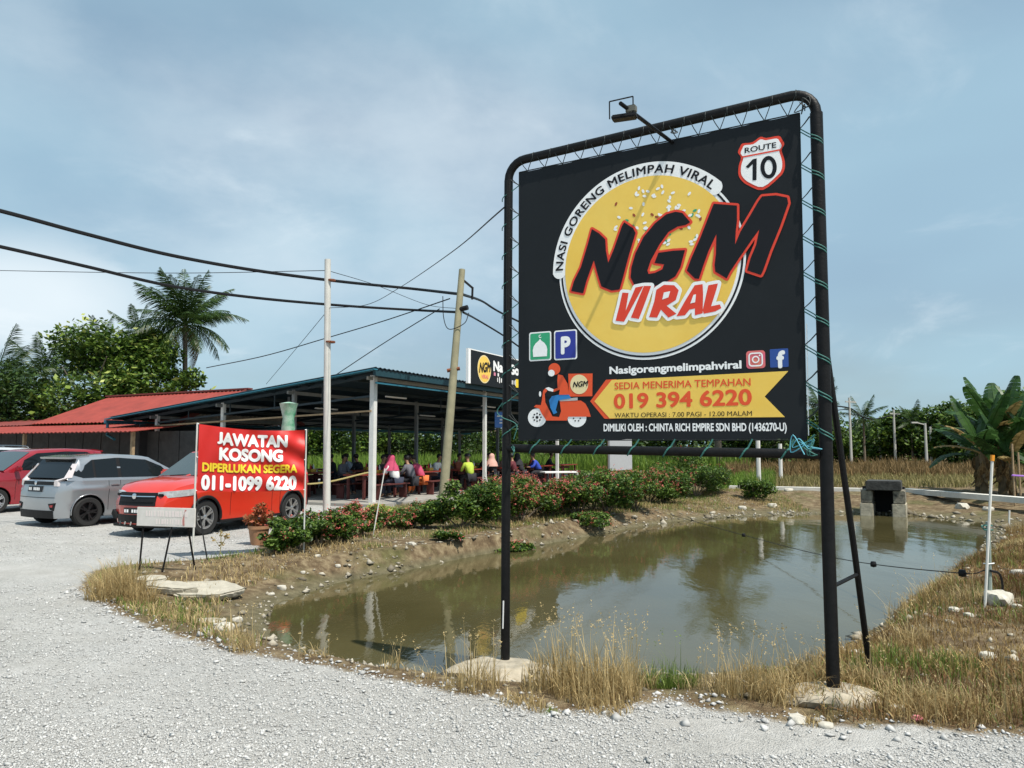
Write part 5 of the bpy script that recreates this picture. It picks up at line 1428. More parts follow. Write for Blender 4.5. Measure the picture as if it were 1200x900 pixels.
def cl(n, c): return mat(n, c, .85, var=.12, scale=9)
HB = mat("black_hair", (.012, .010, .009), .5)
fa = shed.rotation_euler.z
c_wh, c_bk, c_pk, c_or, c_yg, c_bl, c_gr, c_pb = cl("white_cloth", (.70, .69, .68)), cl("black_cloth", (.020, .020, .026)), cl("pink_cloth", (.48, .06, .13)), cl("orange_cloth", (.66, .16, .04)), cl("lime_cloth", (.42, .55, .06)), cl("blue_cloth", (.03, .07, .45)), cl("grey_cloth", (.12, .12, .14)), cl("pale_blue_cloth", (.35, .42, .52))
c_pe = cl("peach_cloth", (.62, .36, .30)); c_dn = cl("dark_denim", (.03, .035, .06))
def atshed(px, s_row, z=.09):
    """seat position at a photo column on the line y=s_row of the shed"""
    d = ray(px, 525); best = None
    A = Matrix(((PU.x, -d.x), (PU.y, -d.y))); b_ = -(PC+PV*s_row)
    r = A.inverted() @ Vector((b_.x, b_.y)); return PC+PV*s_row+PU*r[0]+Vector((0, 0, z))
left = fa+math.pi/2
person("woman in a pink headscarf and white top sitting with her back to the pond", atshed(465, .55), left-.15, 1, c_wh, c_dn, ("scarf", c_pk))
person("person in a dark top with black hair beside the woman in pink and white", atshed(484, .55), left, 1, c_gr, c_bk, ("hair", HB))
person("child in a pink top squeezed right of the dark clad person", atshed(496, .70), left+.1, 2, c_pk, c_or, ("hair", HB))
person("person in black sitting behind the front corner column", atshed(446, 1.9), left+math.pi, 0, c_bk, c_bk, ("hair", HB))
person("person in a pale blue shirt sitting deep in the shed", atshed(412, 5.7), left, 1, c_pb, c_dn, ("hair", HB))
person("dark clad person seated at the left inside the shed", atshed(392, 5.7), left+.3, 0, c_bk, c_dn, ("hair", HB))
person("person in orange facing the woman in the pink headscarf", atshed(456, 1.9), left+math.pi, 0, c_or, c_bk, ("hair", HB))
person("person in white with dark hair across the table right of the centre group", atshed(508, 1.9), left+math.pi, 1, c_wh, c_dn, ("hair", HB))
person("person in a black cap and lime yellow top right of the leaning pole", atshed(552, .55), left-.5, 1, c_yg, c_bk, ("cap", c_bk))
person("dark haired person beside the one in lime yellow", atshed(563, 1.9), left+math.pi, 1, c_bk, c_dn, ("hair", HB))
person("woman in a pale peach headscarf and black robe left of the big sign's left post", atshed(579, .55), left, 0, c_bk, c_bk, ("scarf", c_pe))
person("person in a dark red top just right of the big sign's left post", atshed(603, .55), left+.2, 0, cl("maroon_cloth", (.12, .02, .03)), c_bk, ("hair", HB))
person("woman in a black headscarf right of the big sign's left post", atshed(612, .70), left, 1, c_bk, c_bk, ("scarf", c_bk))
person("person in a bright blue shirt leaning left near the second white column", atshed(633, .55), left+.7, 2, c_bl, c_bk, ("hair", HB))

for px, row, dr, po_, sc_, lb in (
        (400, 3.2, math.pi, 0, c_gr, "person in grey deep in the shed just right of the thin white pole"), (424, 4.4, 0, 1, c_bk, "dark clad person deep in the shed left of the corner column"),
        (456, 4.4, 0, 0, cl("olive_cloth", (.12, .13, .05)), "person in olive at the second row behind the pink headscarf"), (474, 3.2, math.pi, 1, c_bk, "dark haired person facing the camera behind the centre group"),
        (521, 3.2, math.pi, 0, c_gr, "person in grey seated just left of the leaning pole"), (535, 1.9, math.pi, 0, cl("rust_cloth", (.30, .08, .04)), "person in rust red just right of the leaning pole"),
        (571, 3.2, math.pi, 0, c_bk, "dark clad person left of the peach headscarf"), (586, 1.9, math.pi, 1, c_pe, "person in peach across from the peach headscarf"),
        (622, 1.9, math.pi, 0, c_or, "person in orange facing the one in bright blue"), (640, 1.9, math.pi+.3, 1, c_bk, "dark clad person leaning beside the one in bright blue")):
    person(lb, atshed(px, row), left+dr, po_, sc_, c_bk, ("hair", HB))
# green and white sign hanging at the lot side of the shed
gp_ = atY(338, 492, 18.2)
o = empty("hanging_banner_lantern", (gp_.x, gp_.y, 0), .2, "green and white lantern shaped banner rising behind the red banner", "banner")
mb = MB(); mb.lathe([(.11, 1.92), (.16, 2.1), (.13, 2.35), (.20, 2.66), (.22, 2.70), (.02, 2.74)], 18, axis='Z'); mb.build("body", mat("green_white_print", (.02, .28, .12), .5, col2=(.60, .74, .66), scale=3.0), o, True)
MB().lathe([(.13, 1.70), (.13, 1.90), (.11, 1.92)], 16).build("orange_foot", M_orange, o)
MB().tube([(0, 0, 2.72), (0, 0, 2.86)], .03, 6).tube([(0, 0, 0), (0, 0, 1.72)], .02, 6).build("rod", M_dark, o)
# small blue sign and grey panel in the field
p = atY(589, 484, 30)
o = empty("blue_notice", (p.x, p.y, 0), -.1, "small blue notice with white markings just left of the big sign's left post", "sign")
hz_ = p.z+.0; MB().box((0, 0, 1.65+(525-492)/900*30), (.62, .04, .62), bev=.01).build("panel", mat("light_blue_panel", (.08, .22, .60), .5), o)
for k, (a, b) in enumerate(((-.02, .14), (.05, .0), (0, -.12))): MB().box((a, -.024, 1.65+(525-492)/900*30+b), (.40-.08*k, .006, .05)).build("white_marking", M_white, o)
MB().bar((0, .03, 0), (0, .03, 2.7), .05).build("post", M_colg, o)
p0, p1 = atY(714, 560, 34), atY(740, 560, 36)
o = empty("grey_panel_sign", (p0.x, p0.y, 0), math.atan2(p1.y-p0.y, p1.x-p0.x), "tall blank grey panel standing in the green field below the big sign", "sign")
wd = (p1-p0).length
MB().box((wd/2, 0, 1.9), (wd, .08, 2.5)).build("panel", mat("pale_grey_panel", (.42, .43, .45), .6, var=.06), o)
for x_ in (.1, wd-.1): MB().bar((x_, .07, 0), (x_, .07, 2.2), .09).build("post", M_wood, o)
for px, yb, yt, Yd, lb in ((888, 562, 512, 31, "white post in the brown grass left of the right sign post"), (914, 545, 520, 36, "short grey post with a dark tip left of the right sign post")):
    q = atY(px, yt, Yd); tag(MB().tube([(q.x, Yd, 0), (q.x, Yd, q.z)], .09, 8).build("field_post", M_col), lb, "post")
# small white table in the field behind bushes
q = atY(655, 560, 29)
o = empty("white_table", (q.x, q.y, 0), .3, "small white topped table behind the flowering bushes below the big sign", "table")
MB().box((0, 0, .75), (1.3, .6, .05)).build("table_top", M_white, o)
for sx in (-.55, .55):
    for s_ in (-.22, .22): MB().bar((sx, s_, 0), (sx, s_, .73), .05).build("leg", M_dark, o)

# ------------------------------------------------------------------ utility poles and cables
M_pole = mat("concrete_pole", (.40, .385, .33), .85, var=.15, scale=3)
M_pole2 = mat("mossy_concrete_pole", (.27, .25, .16), .9, var=.2, scale=3)
b1 = onG(383, 607); t1 = atY(384, 304, b1.y)
o = empty("utility_pole", b1, 0, "thin pale straight concrete pole left of the shed's corner column", "pole")
MB().tube([(0, 0, -.3), (t1.x-b1.x, 0, t1.z-b1.z)], [.092, .075], 12).build("shaft", mat("pale_concrete_pole", (.58, .57, .53), .8, var=.1, scale=4), o, True)
MB().tube([(.0, 0, 4.15), (0, 0, 4.19)], .12, 10).build("band", M_rust, o); MB().tube([(.0, 0, 5.65), (0, 0, 5.69)], .10, 10).build("band", M_rust, o)
b2 = onG(517, 600); yP = b2.y+.9; t2 = atY(541.5, 316, yP)
o = empty("utility_pole", b2, 0, "leaning mossy concrete pole carrying the thick cables in front of the shed", "pole")
MB().tube([(0, 0, -.3), t2-b2], [.125, .085], 12).build("shaft", M_pole2, o, True)
def onp(py): 
    f_ = (py-600)/(316-600.); return b2.lerp(t2, f_)
MB().bar(onp(327)-b2, onp(332)-b2+Vector((.33, .1, -.15)), .05).tube([onp(332)-b2+Vector((.31, .1, -.13)), onp(332)-b2+Vector((.30, .1, -.45))], .03, 6).build("bracket", M_dark, o)
MB().tube([onp(438)-b2-Vector((.17, 0, .03)), onp(438)-b2+Vector((.17, 0, .03))], .05, 8).build("band", M_rust, o)
MB().tube(catmull([onp(350)-b2+Vector((-.45, -.1, .0)), onp(350)-b2+Vector((-.42, -.1, -.6)), onp(388)-b2+Vector((-.2, -.1, -.05)), onp(390)-b2+Vector((.2, -.1, .15)), onp(366)-b2+Vector((.28, -.1, -.1))], 8), .012, 5).build("drop_wire", M_dark, o)
MB().tube([onp(366)-b2, onp(366)-b2+Vector((.25, -.1, .05))], .07, 8).build("clamp", M_dark, o)
def cable(label, pts, r, n=10):
    W_ = [atY(*p) for p in pts]; c = catmull(W_, n); o_ = c[0]
    me_o = MB().tube([p-o_ for p in c], r, 6).build("cable", M_dark, None, True, loc=o_)
    return tag(me_o, label, "cable", "overhead cables")
cable("upper thick black cable sweeping from the upper left to the leaning pole", [(-160, 208, 12.6), (0, 247, 14.2), (100, 274, 15.6), (200, 299, 17.3), (300, 317, 19.1), (400, 330, 21.2), (480, 338, 23.2), (542, 345, yP)], .042)
cable("lower thick black cable sweeping from the left edge to the leaning pole", [(-160, 255, 12.6), (0, 289, 14.2), (100, 312, 15.6), (200, 335, 17.3), (300, 349, 19.1), (400, 358, 21.2), (480, 363, 23.2), (540, 366, yP)], .036)
cable("thick cable running right from the leaning pole towards the big sign", [(542, 345, yP), (565, 353, 27), (588, 367, 29.5), (640, 392, 34), (720, 430, 42), (800, 462, 56), (860, 476, 74)], .042)
cable("lower cable dropping right from the leaning pole's clamp behind the big sign", [(543, 366, yP), (558, 374, 27), (588, 392, 29.5), (640, 425, 34), (720, 455, 42), (800, 478, 56), (860, 488, 74)], .036)
cable("thin wire running level from the left edge to the thin pale pole", [(-60, 315, 22), (0, 317, 21.5), (200, 320, 20), (383, 317, b1.y)], .009)
cable("thin wire from the thin pale pole's top to the leaning pole", [(384, 317, b1.y), (440, 334, 21), (500, 357, 24), (541, 362, yP)], .008)
cable("thin wire rising from the red roof past the tallest palm to the leaning pole's bracket", [(242, 431, 32), (310, 417, 29.5), (383, 396, 27.5), (450, 376, 26), (527, 350, yP)], .018)
cable("thin guy wire dropping left from the thin pale pole", [(383, 365, b1.y), (350, 405, 22), (312, 450, 28)], .007)
cable("thin wire from the shed roof up to the leaning pole", [(388, 443, 24), (450, 402, 24.5), (515, 362, yP)], .014)
cable("thin wire rising from the thin pale pole to the upper right behind the big sign", [(384, 361, b1.y), (430, 357, 17), (470, 336, 15.5), (530, 295, 10.5), (591, 243, 6.33)], .007)
M_fp = mat("far_concrete_pole", (.50, .49, .45), .8)
for px, yb, yt, Yd, lb in ((995, 538, 466, 58, "far pole wired to its neighbour just right of the sign brace"), (1047, 543, 480, 60, "second wired far pole above the culvert"), (1029, 527, 500, 62, "short leaning far pole between the two wired poles"), (1084, 547, 496, 55, "far pole with a lamp arm left of the banana plants"), (1090, 545, 500, 58, "slim far pole just behind the one with a lamp arm")):
    q = atY(px, yt, Yd); o = empty("far_pole", (q.x, Yd, 0), 0, lb, "pole", "poles in front of the far trees")
    MB().tube([(0.15 if px == 1029 else 0, 0, 0), (0, 0, q.z)], [.11, .08], 8).build("shaft", M_fp, o, True)
    if px in (995, 1047): MB().bar((-.3, 0, q.z-.3), (.5, 0, q.z-.35), .1).build("crossarm", M_fp, o)
    if px == 1084: MB().bar((0, 0, q.z-.1), (-.6, 0, q.z+.05), .07).box((-.75, 0, q.z+.05), (.45, .15, .10)).build("lamp_arm", M_fp, o)
cable("far wire sagging between the two far poles", [(955, 474, 50), (995, 478, 58), (1010, 488, 58.5), (1025, 491, 59), (1047, 487, 60), (1056, 492, 61), (1066, 498, 63)], .05, 6)
cable("second far wire sagging left from the second far pole", [(970, 482, 55), (995, 480, 58), (1003, 487, 58)], .03, 6)

# ------------------------------------------------------------------ culvert, bank wall, path
ca, cb = G(1008, 604, WZ), G(1060, 606, WZ)
cul = empty("culvert", (ca.x, ca.y, WZ), math.atan2(cb.y-ca.y, cb.x-ca.x), "blackened concrete culvert mouth in the far pond bank", "culvert")
cwd = (cb-ca).length
M_cold = mat("blackened_concrete", (.045, .045, .042), .9, var=.5, scale=7, bump=.5, bscale=20)
M_cul = mat("stained_concrete_block", (.34, .31, .24), .9, col2=(.035, .034, .03), scale=6, bump=.5, bscale=20)
M_cull = mat("pale_block_face", (.42, .38, .29), .9, var=.3, scale=6, bump=.5, bscale=20)
bw = cwd*.31
for x_ in (bw/2, cwd-bw/2+.05):
    MB().box((x_, .5, .17), (bw, 1.1, .38), bev=.02).build("pier_block", M_cull, cul); MB().box((x_+.01, .5, .55), (bw-.05, 1.05, .37), bev=.02).build("pier_block", M_cul, cul)
MB().box((cwd*.55, .5, .87), (cwd*.80, 1.15, .27), bev=.02).build("lintel", M_cold, cul)
MB().box((cwd/2, 1.15, .4), (cwd, .1, .8)).build("back_wall", M_dark, cul)
bk = []
pth = [(856, 571), (905, 572), (960, 573), (1010, 574), (1062, 574), (1110, 578), (1150, 581), (1200, 585), (1280, 592)]
zcap = .24
Wp = [G(a, b, zcap) for a, b in pth]
wall = MB()
for a, b in zip(Wp, Wp[1:]): wall.bar(a+Vector((0, .1, -.03)), b+Vector((0, .1, -.03)), .34, .16)
tag(wall.build("bank_kerb", mat("pale_concrete_kerb", (.66, .64, .58), .85, var=.12, scale=3)), kind='structure')
# ------------------------------------------------------------------ grass, reeds, flowers
def blades(B, h, lean, w, curl=1.0):
    """curved tapering blades, 5 triangles each"""
    n = len(B); az = rng.random(n)*2*np.pi; d = np.stack([np.cos(az), np.sin(az), np.zeros(n)], 1); s = np.stack([-np.sin(az), np.cos(az), np.zeros(n)], 1)
    ta = rng.random(n)*2*np.pi; s = s*np.cos(ta*.3)[:, None]+d*np.sin(ta*.3)[:, None]*.5
    h = np.broadcast_to(h, n)[:, None]; L_ = (np.abs(rng.normal(size=n))*lean)[:, None]; w = np.broadcast_to(w, n)[:, None]
    up = np.array([0, 0, 1.0]); out = []
    for t, ww in ((0, .8), (.4, 1.0), (.75, .65)):
        c = B+up*h*(t-.18*curl*L_*t*t)+d*h*L_*(t**1.8); out += [c-s*w*ww*.5, c+s*w*ww*.5]
    out.append(B+up*h*(1-.35*curl*L_)+d*h*L_)
    V = np.stack(out, 1).reshape(-1, 3); o = (np.arange(n)*7)[:, None]
    F = np.concatenate([o+np.array([a]) for a in ((0, 1, 3), (0, 3, 2), (2, 3, 5), (2, 5, 4), (4, 5, 6))], 0)
    return V, F, np.repeat(rng.random(n), 7)
def zs(x, y): return height(np.asarray(x), np.asarray(y))
def heads(B, h, lean):
    """stalks with small seed heads"""
    V, F, v = blades(B, h, lean, .004, .6); return V, F, np.clip(v*.3+.7, 0, 1)
def joinm(name, parts, m):
    V, F, v = [], [], []; o = 0
    for a, b, c in parts: V.append(a); F.append(b+o); v.append(c); o += len(a)
    return npmesh(name, np.concatenate(V), np.concatenate(F), m, np.concatenate(v))
def tuft(label, px, py, h, rad, n, m=None, stalks=0, w=.006, lean=.5, name="grass_tuft", grp="grass tufts on the pond edge", cat="grass"):
    p = onG(px, py); n = int(n*.60); rad *= 1.12; lean *= 1.15; rr_ = rad*rng.random(n)**.62; a = rng.random(n)*6.283
    bx, by = p.x+rr_*np.cos(a), p.y+rr_*np.sin(a)*.7; B = np.stack([bx, by, zs(bx, by)-.01], 1)-np.array([p.x, p.y, p.z])
    hh = h*rng.uniform(.18, 1.0, n)*(1-.45*(rr_/rad)**2)
    parts = [blades(B, hh, lean, w)]
    if stalks:
        stalks = max(4, int(stalks*.55))
        k = rng.choice(n, stalks); st = blades(B[k], h*rng.uniform(.95, 1.4, stalks), lean*.55, .0055, .5); parts.append((st[0], st[1], np.clip(st[2]*.4+.5, 0, 1)))
        tip = st[0].reshape(-1, 7, 3)[:, 6]; q = np.repeat(tip, 6, 0)+rng.normal(size=(len(tip)*6, 3))*np.array([.006, .006, .022]); Vq, Fq, vq = leafcloud(q, .016, .1, .5)
        Fq = np.concatenate([Fq[:, [0, 1, 2]], Fq[:, [0, 2, 3]]]); parts.append((Vq, Fq, np.clip(vq*.3+.6, 0, 1)))
    o = link(name, joinm(name, parts, m or G_grassy), None, (p.x, p.y, p.z))
    return tag(o, label, cat, grp)
tuft("big round clump of golden grass beside the small white board", 142, 703, .62, .34, 2400, stalks=0, w=.007, lean=.55)
tuft("low yellow grass in front of the concrete slabs", 190, 722, .22, .22, 420)
tuft("second low yellow grass patch in front of the slabs", 222, 730, .20, .20, 330)
tuft("thin tuft of straw grass with tall stalks at the left tip of the water", 285, 762, .30, .12, 260, stalks=22, lean=.35)
tuft("small straw tuft leaning over the near water edge", 368, 768, .16, .12, 150, stalks=12, lean=.7)
tuft("sparse stalks of grass at the near water edge left of the left footing", 462, 785, .20, .12, 90, stalks=16, lean=.6)
tuft("sparse stalks close to the left footing", 497, 795, .16, .10, 80, stalks=10, lean=.6)
tuft("tall straw stalks just left of the left sign post", 556, 806, .34, .20, 500, stalks=30, lean=.42)
tuft("short straw grass in front of the left footing", 610, 826, .16, .14, 320, stalks=6)
tuft("small isolated straw tuft on the gravel in front of the left footing", 632, 832, .09, .07, 160)
tuft("tall straw grass right of the left sign post", 652, 806, .42, .22, 900, stalks=55, lean=.36)
tuft("widest straw grass clump below the logo of the big sign", 700, 815, .40, .27, 1500, stalks=70, lean=.40)
tuft("low straw fringe in front of the widest clump", 706, 832, .16, .18, 420)
tuft("straw and green grass clump right of the widest clump", 735, 806, .32, .20, 700, stalks=45, lean=.42)
tuft("green grass clump right of the straw grass", 783, 806, .30, .22, 800, G_green, stalks=10, lean=.45)
tuft("thin brownish grass between the green clump and the right footing", 832, 808, .22, .2, 300, stalks=30, lean=.5)
tuft("straw grass clump left of the right footing", 880, 812, .36, .22, 900, stalks=45, lean=.40)
tuft("darker grass clump hugging the right footing on its left", 925, 822, .30, .20, 650, stalks=12, lean=.55)
tuft("straw grass behind the right sign post", 945, 800, .32, .22, 800, stalks=35, lean=.45)
tuft("small straw tuft in front of the right footing", 958, 850, .12, .09, 150)
tuft("pale green sprout at the gravel below the widest clump", 645, 836, .08, .06, 90, G_green)
tuft("straw grass between the right footing and the brace", 1010, 806, .28, .24, 800, stalks=20, lean=.5)
tuft("green grass beside the foot of the brace", 1032, 780, .26, .24, 700, G_green, lean=.5)
tuft("wide straw clump on the gravel edge right of the right footing", 1075, 832, .26, .32, 1400, stalks=20, lean=.6)
tuft("straw clump near the right edge of the gravel", 1118, 838, .22, .28, 1000, stalks=12, lean=.65)
tuft("low dry clump at the lower right edge", 1165, 825, .20, .26, 700, lean=.65)
tuft("green tuft in the middle of the brown bank on the right", 1105, 785, .24, .26, 700, G_green, lean=.5)
tuft("tall straw tuft half way up the right bank", 1060, 755, .30, .22, 600, stalks=20, lean=.5)
tuft("straw tuft near the tall orange tipped stake", 1130, 705, .25, .28, 600, stalks=16, lean=.6)
tuft("golden tuft overhanging the water on the right bank", 1085, 700, .30, .40, 1100, stalks=20, lean=.6)

def region(n, test, bx):
    x = rng.uniform(bx[0], bx[1], n*4); y = rng.uniform(bx[2], bx[3], n*4); k = test(x, y); x, y = x[k][:n], y[k][:n]; return x, y
def visible(x, y): return (y > 3.2) & (np.abs(x/y) < .74)
# dense dry sward of the right bank
def tr_(x, y):
    return visible(x, y) & (x > 1.9) & (polydist(x, y, SP) > .05) & (polydist(x, y, WP) < -.35) & (y < 17) & (noise2(x, y, 1.6, 3)+noise2(x, y, 4.3, 8)*.5+rng.random(len(x))*.6 > .62)
x, y = region(36000, tr_, (1.8, 13, 4.6, 17)); B = np.stack([x, y, zs(x, y)-.01], 1)
hh = (.05+.24*noise2(x, y, 1.9, 12)**1.5)*rng.uniform(.6, 1.2, len(x))
bl_ = blades(B, hh, .65, .008); tone = np.repeat(np.clip(1.9*fbm(x, y, 1.5, 33)-.45, .0, 1.1), 7)
tag(link("dry_grass", joinm("dry_grass", [(bl_[0], bl_[1], bl_[2]*tone)], leafmat("matted_dry_grass", (.13, .075, .028), (.66, .48, .20), .8, .3))), kind="stuff")
x, y = region(9000, lambda a, b: tr_(a, b) & (noise2(a, b, .9, 44) > .55), (1.8, 12, 4.6, 16)); B = np.stack([x, y, zs(x, y)-.01], 1)
tag(link("green_grass", joinm("green_grass", [blades(B, .13*rng.uniform(.5, 1.3, len(x)), .5, .007)], G_green)), kind="stuff")
x, y = region(16000, lambda a, b: tr_(a, b) & (noise2(a, b, 1.1, 71) > .42), (1.8, 13, 4.6, 17)); B = np.stack([x, y, zs(x, y)-.005], 1)
tag(link("dead_grass", joinm("dead_grass", [blades(B, .07*rng.uniform(.5, 1.5, len(x)), 1.6, .008)], leafmat("dead_grass_red_brown", (.10, .045, .02), (.34, .19, .09), .8, .2))), kind="stuff")
# left and far banks
def tl_(x, y):
    return visible(x, y) & (polydist(x, y, SP) > .1) & (polydist(x, y, WP) < -.55) & ((x < 1.8) | (y > 12)) & (y > 6.3) & (y < 27) & (noise2(x, y, 1.1, 23)+rng.random(len(x))*.35 > .55)
x, y = region(34000, tl_, (-6.5, 9, 6.5, 27)); B = np.stack([x, y, zs(x, y)-.01], 1)
tag(link("bank_grass", joinm("bank_grass", [blades(B, (.05+.13*noise2(x, y, 1.4, 5))*rng.uniform(.5, 1.2, len(x)), .7, .012)], G_grassy)), kind="stuff")
x, y = region(20000, lambda a, b: tl_(a, b) & (noise2(a, b, .7, 61) > .42), (-6.5, 9, 6.5, 27)); B = np.stack([x, y, zs(x, y)-.01], 1)
tag(link("bank_weeds", joinm("bank_weeds", [blades(B, .10*rng.uniform(.5, 1.4, len(x)), .7, .014)], G_green)), kind="stuff")
# bright field beyond the shed and brown reeds on the right
def tf_(x, y): return (np.abs(x/y) < .75) & (x/y < .30+.03*noise2(x, y, .3, 3)) & (x/y > -.42)
x, y = region(15000, tf_, (-22, 18, 47.5, 61)); B = np.stack([x, y, zs(x, y)-.05], 1)
tag(link("field_grass", joinm("field_grass", [blades(B, (1.0+.55*noise2(x, y, .35, 7))*rng.uniform(.6, 1.15, len(x)), .30, .075)], G_field)), kind="stuff")
x, y = region(7000, lambda a, b: (a/b < .34) & (a/b > .1) & (a > (b-20)*.42+3.6), (2, 18, 28, 47)); B = np.stack([x, y, zs(x, y)-.05], 1)
tag(link("field_grass", joinm("field_grass", [blades(B, .45*rng.uniform(.5, 1.2, len(x)), .5, .045)], G_field)), kind="stuff")
def tb_(x, y): return (x/y > .27+.03*noise2(x, y, .3, 3)) & (x/y < .80)
x, y = region(17000, tb_, (8, 44, 38, 56)); B = np.stack([x, y, zs(x, y)-.05], 1)
tag(link("brown_reeds", joinm("brown_reeds", [blades(B, (.35+.75*noise2(x, y, .45, 9)**1.3)*rng.uniform(.5, 1.2, len(x)), .45, .05)], G_reed)), kind="stuff")
x, y = region(9000, lambda a, b: (a/b > .30) & (a/b < .8) & (b > 28.2), (7, 30, 28, 38)); B = np.stack([x, y, zs(x, y)-.05], 1)
tag(link("path_verge_grass", joinm("path_verge_grass", [blades(B, .38*rng.uniform(.4, 1.2, len(x)), .5, .035)], leafmat("mixed_verge_grass", (.10, .10, .03), (.38, .32, .14), .8, .3))), kind="stuff")

# red-flowered bushes
def bush(label, px, py, h, w, n=2600, red=.3, m=None, size=.085, cat="bush", dz=0.0, grp="red flowered bushes along the pond", name="flowering_bush"):
    p = onG(px, py); o = empty(name, (p.x, p.y, p.z), 0, label, cat, grp)
    w *= 1.28; h *= 1.16; n = int(n*1.6); red *= .34; bl = []
    for k in range(12):
        a = random.random()*6.28; q = random.random()**.6*w*.40
        bl.append((q*math.cos(a), q*math.sin(a)*.8, h*random.uniform(.25, .78), w*random.uniform(.11, .24), h/w*1.0))
    st = MB()
    for k in range(6): st.tube([(0, 0, -.05), (bl[k][0]*.5, bl[k][1]*.5, bl[k][2]*.6), bl[k][:3]], [.018, .013, .006], 5)
    st.build("stems", M_bark, o)
    crown("leaves", bl, n, size, m or G_leaf, o, .5)
    if red:
        k = int(n*red*.16); P_ = blobpoints([(b[0], b[1]-.02, b[2]+.05*h, b[3]*1.05, b[4]) for b in bl], k, .92); P_ = np.repeat(P_, 9, 0)+rng.normal(size=(k*9, 3))*.022
        V, F, v = leafcloud(P_, .030, .6, .8); fo = link("flowers", npmesh("flowers", V, F, G_flower, v), o); tag(fo, kind="stuff")
    return o
random.seed(77)
bush("big dark green bush at the foot of the leaning pole", 540, 619, .98, 1.25, 4200, .12)
bush("bush with a few red flowers left of the big sign's left post", 575, 612, .80, 1.0, 2600, .6)
bush("bush covered in red flowers right behind the big sign's left post", 612, 610, .95, 1.25, 3400, 1.2)
bush("red flowered bush right of the left sign post", 645, 606, .90, 1.2, 3200, .9)
bush("mixed green bush with red flowers below the scooter drawing", 678, 604, .85, 1.3, 3000, .5)
bush("dark green bush in the middle of the hedge", 712, 602, 1.0, 1.45, 3400, .3)
bush("reddish bush below the arrow of the banner", 745, 597, .95, 1.4, 3000, .6)
bush("bush with orange red blooms near the far bend of the hedge", 775, 591, .95, 1.5, 2800, .5)
bush("green bush at the far end of the hedge", 815, 582, 1.0, 1.9, 3000, .12)
bush("taller green bush behind the far end of the hedge", 795, 570, 1.4, 2.4, 3000, .15)
bush("lone round green shrub on the kerb near the right sign post", 883, 581, .62, 1.05, 2200, 0)
for k, (px, py, h_, w_, rd, lb) in enumerate((
        (592, 604, .9, 1.2, .5, "bush filling the hedge just behind the big sign's left post"), (628, 603, .85, 1.3, .8, "bush between the two reddest bushes of the hedge"),
        (661, 600, .85, 1.3, .6, "bush at the back of the hedge below the scooter drawing"), (695, 599, .95, 1.4, .4, "bush at the back of the hedge below the yellow arrow's tip"),
        (728, 596, 1.0, 1.5, .5, "bush at the back of the hedge below the phone number"), (760, 590, 1.0, 1.6, .5, "bush at the back of the hedge near its far bend"), (835, 577, .8, 1.6, .05, "low green bush at the very end of the hedge"))):
    bush(lb, px, py, h_, w_, 2200, rd)
for k, (px, py, h_, w_, rd, lb) in enumerate((
        (346, 640, .44, .6, .3, "fuller plant behind the two dark green ones by the flower pot"), (360, 637, .50, .7, .4, "fuller plant behind the bed left of the thin pale pole"),
        (388, 632, .55, .75, .5, "fuller plant at the foot of the thin pale pole"), (436, 621, .42, .75, .7, "low plant with pink blooms behind the leaning stake"), (483, 617, .40, .8, .2, "green plant in front of the shed step"),
        (505, 612, .5, .9, .3, "green plant just left of the leaning pole's foot"),
        (326, 649, .38, .50, .15, "low dark green plant just right of the flower pot"), (350, 646, .42, .58, .1, "low dark green plant second from the flower pot"),
        (375, 641, .45, .60, .2, "low green plant below the thin pale pole"), (402, 636, .50, .66, .35, "low green plant with some red blooms right of the thin pale pole"),
        (424, 628, .45, .60, 1.0, "red leaved low plant left of the leaning stake"), (413, 614, .45, .65, 1.6, "coral red plant behind the low green plants"),
        (446, 614, .42, .7, .1, "pale green plant at the foot of the corner column"), (470, 621, .30, .6, .4, "tiny dark plant right of the leaning stake"),
        (497, 618, .34, .66, .3, "small scrubby plant between the stake and the big dark bush"), (522, 634, .18, .5, .1, "creeping green plant below the big dark bush"),
        (600, 632, .2, .7, .2, "sparse low weed below the red flowered bushes"), (690, 612, .35, .9, .3, "low weed at the foot of the middle hedge"))):
    bush(lb, px, py, h_, w_, 1300, rd, G_light if "pale green" in lb else None, .07, "plant", grp="low plants in the flower bed", name="bedding_plant")
# plant in the pot: reddish leaves
po = [o for o in bpy.data.objects if o.name.startswith("flower_pot")][0]
V, F, v = leafcloud(blobpoints([(0, 0, .45, .17), (-.15, 0, .42, .12), (.14, 0, .5, .13), (0, 0, .62, .12)], 420), .085, .2, .5)
link("plant", npmesh("plant", V, F, leafmat("red_green_leaves", (.20, .10, .03), (.48, .13, .07), .5, .3), v), po)
w_ = onG(257, 655); o = empty("weed", w_, 0, "single spindly pale weed on the gravel edge left of the flower pot", "weed")
MB().tube([(0, 0, 0), (.02, 0, .2), (.01, 0, .42)], .006, 5).tube([(.015, 0, .2), (.1, .02, .33)], .004, 4).tube([(.015, 0, .16), (-.09, 0, .3)], .004, 4).build("stem", mat("weed_stem", (.30, .27, .12), .8), o)
V, F, v = leafcloud(blobpoints([(0, 0, .38, .06), (.1, .02, .33, .05), (-.09, 0, .3, .05), (.02, 0, .22, .05)], 60), .06, .2, .5); link("leaves", npmesh("leaves", V, F, G_grassy, v), o)

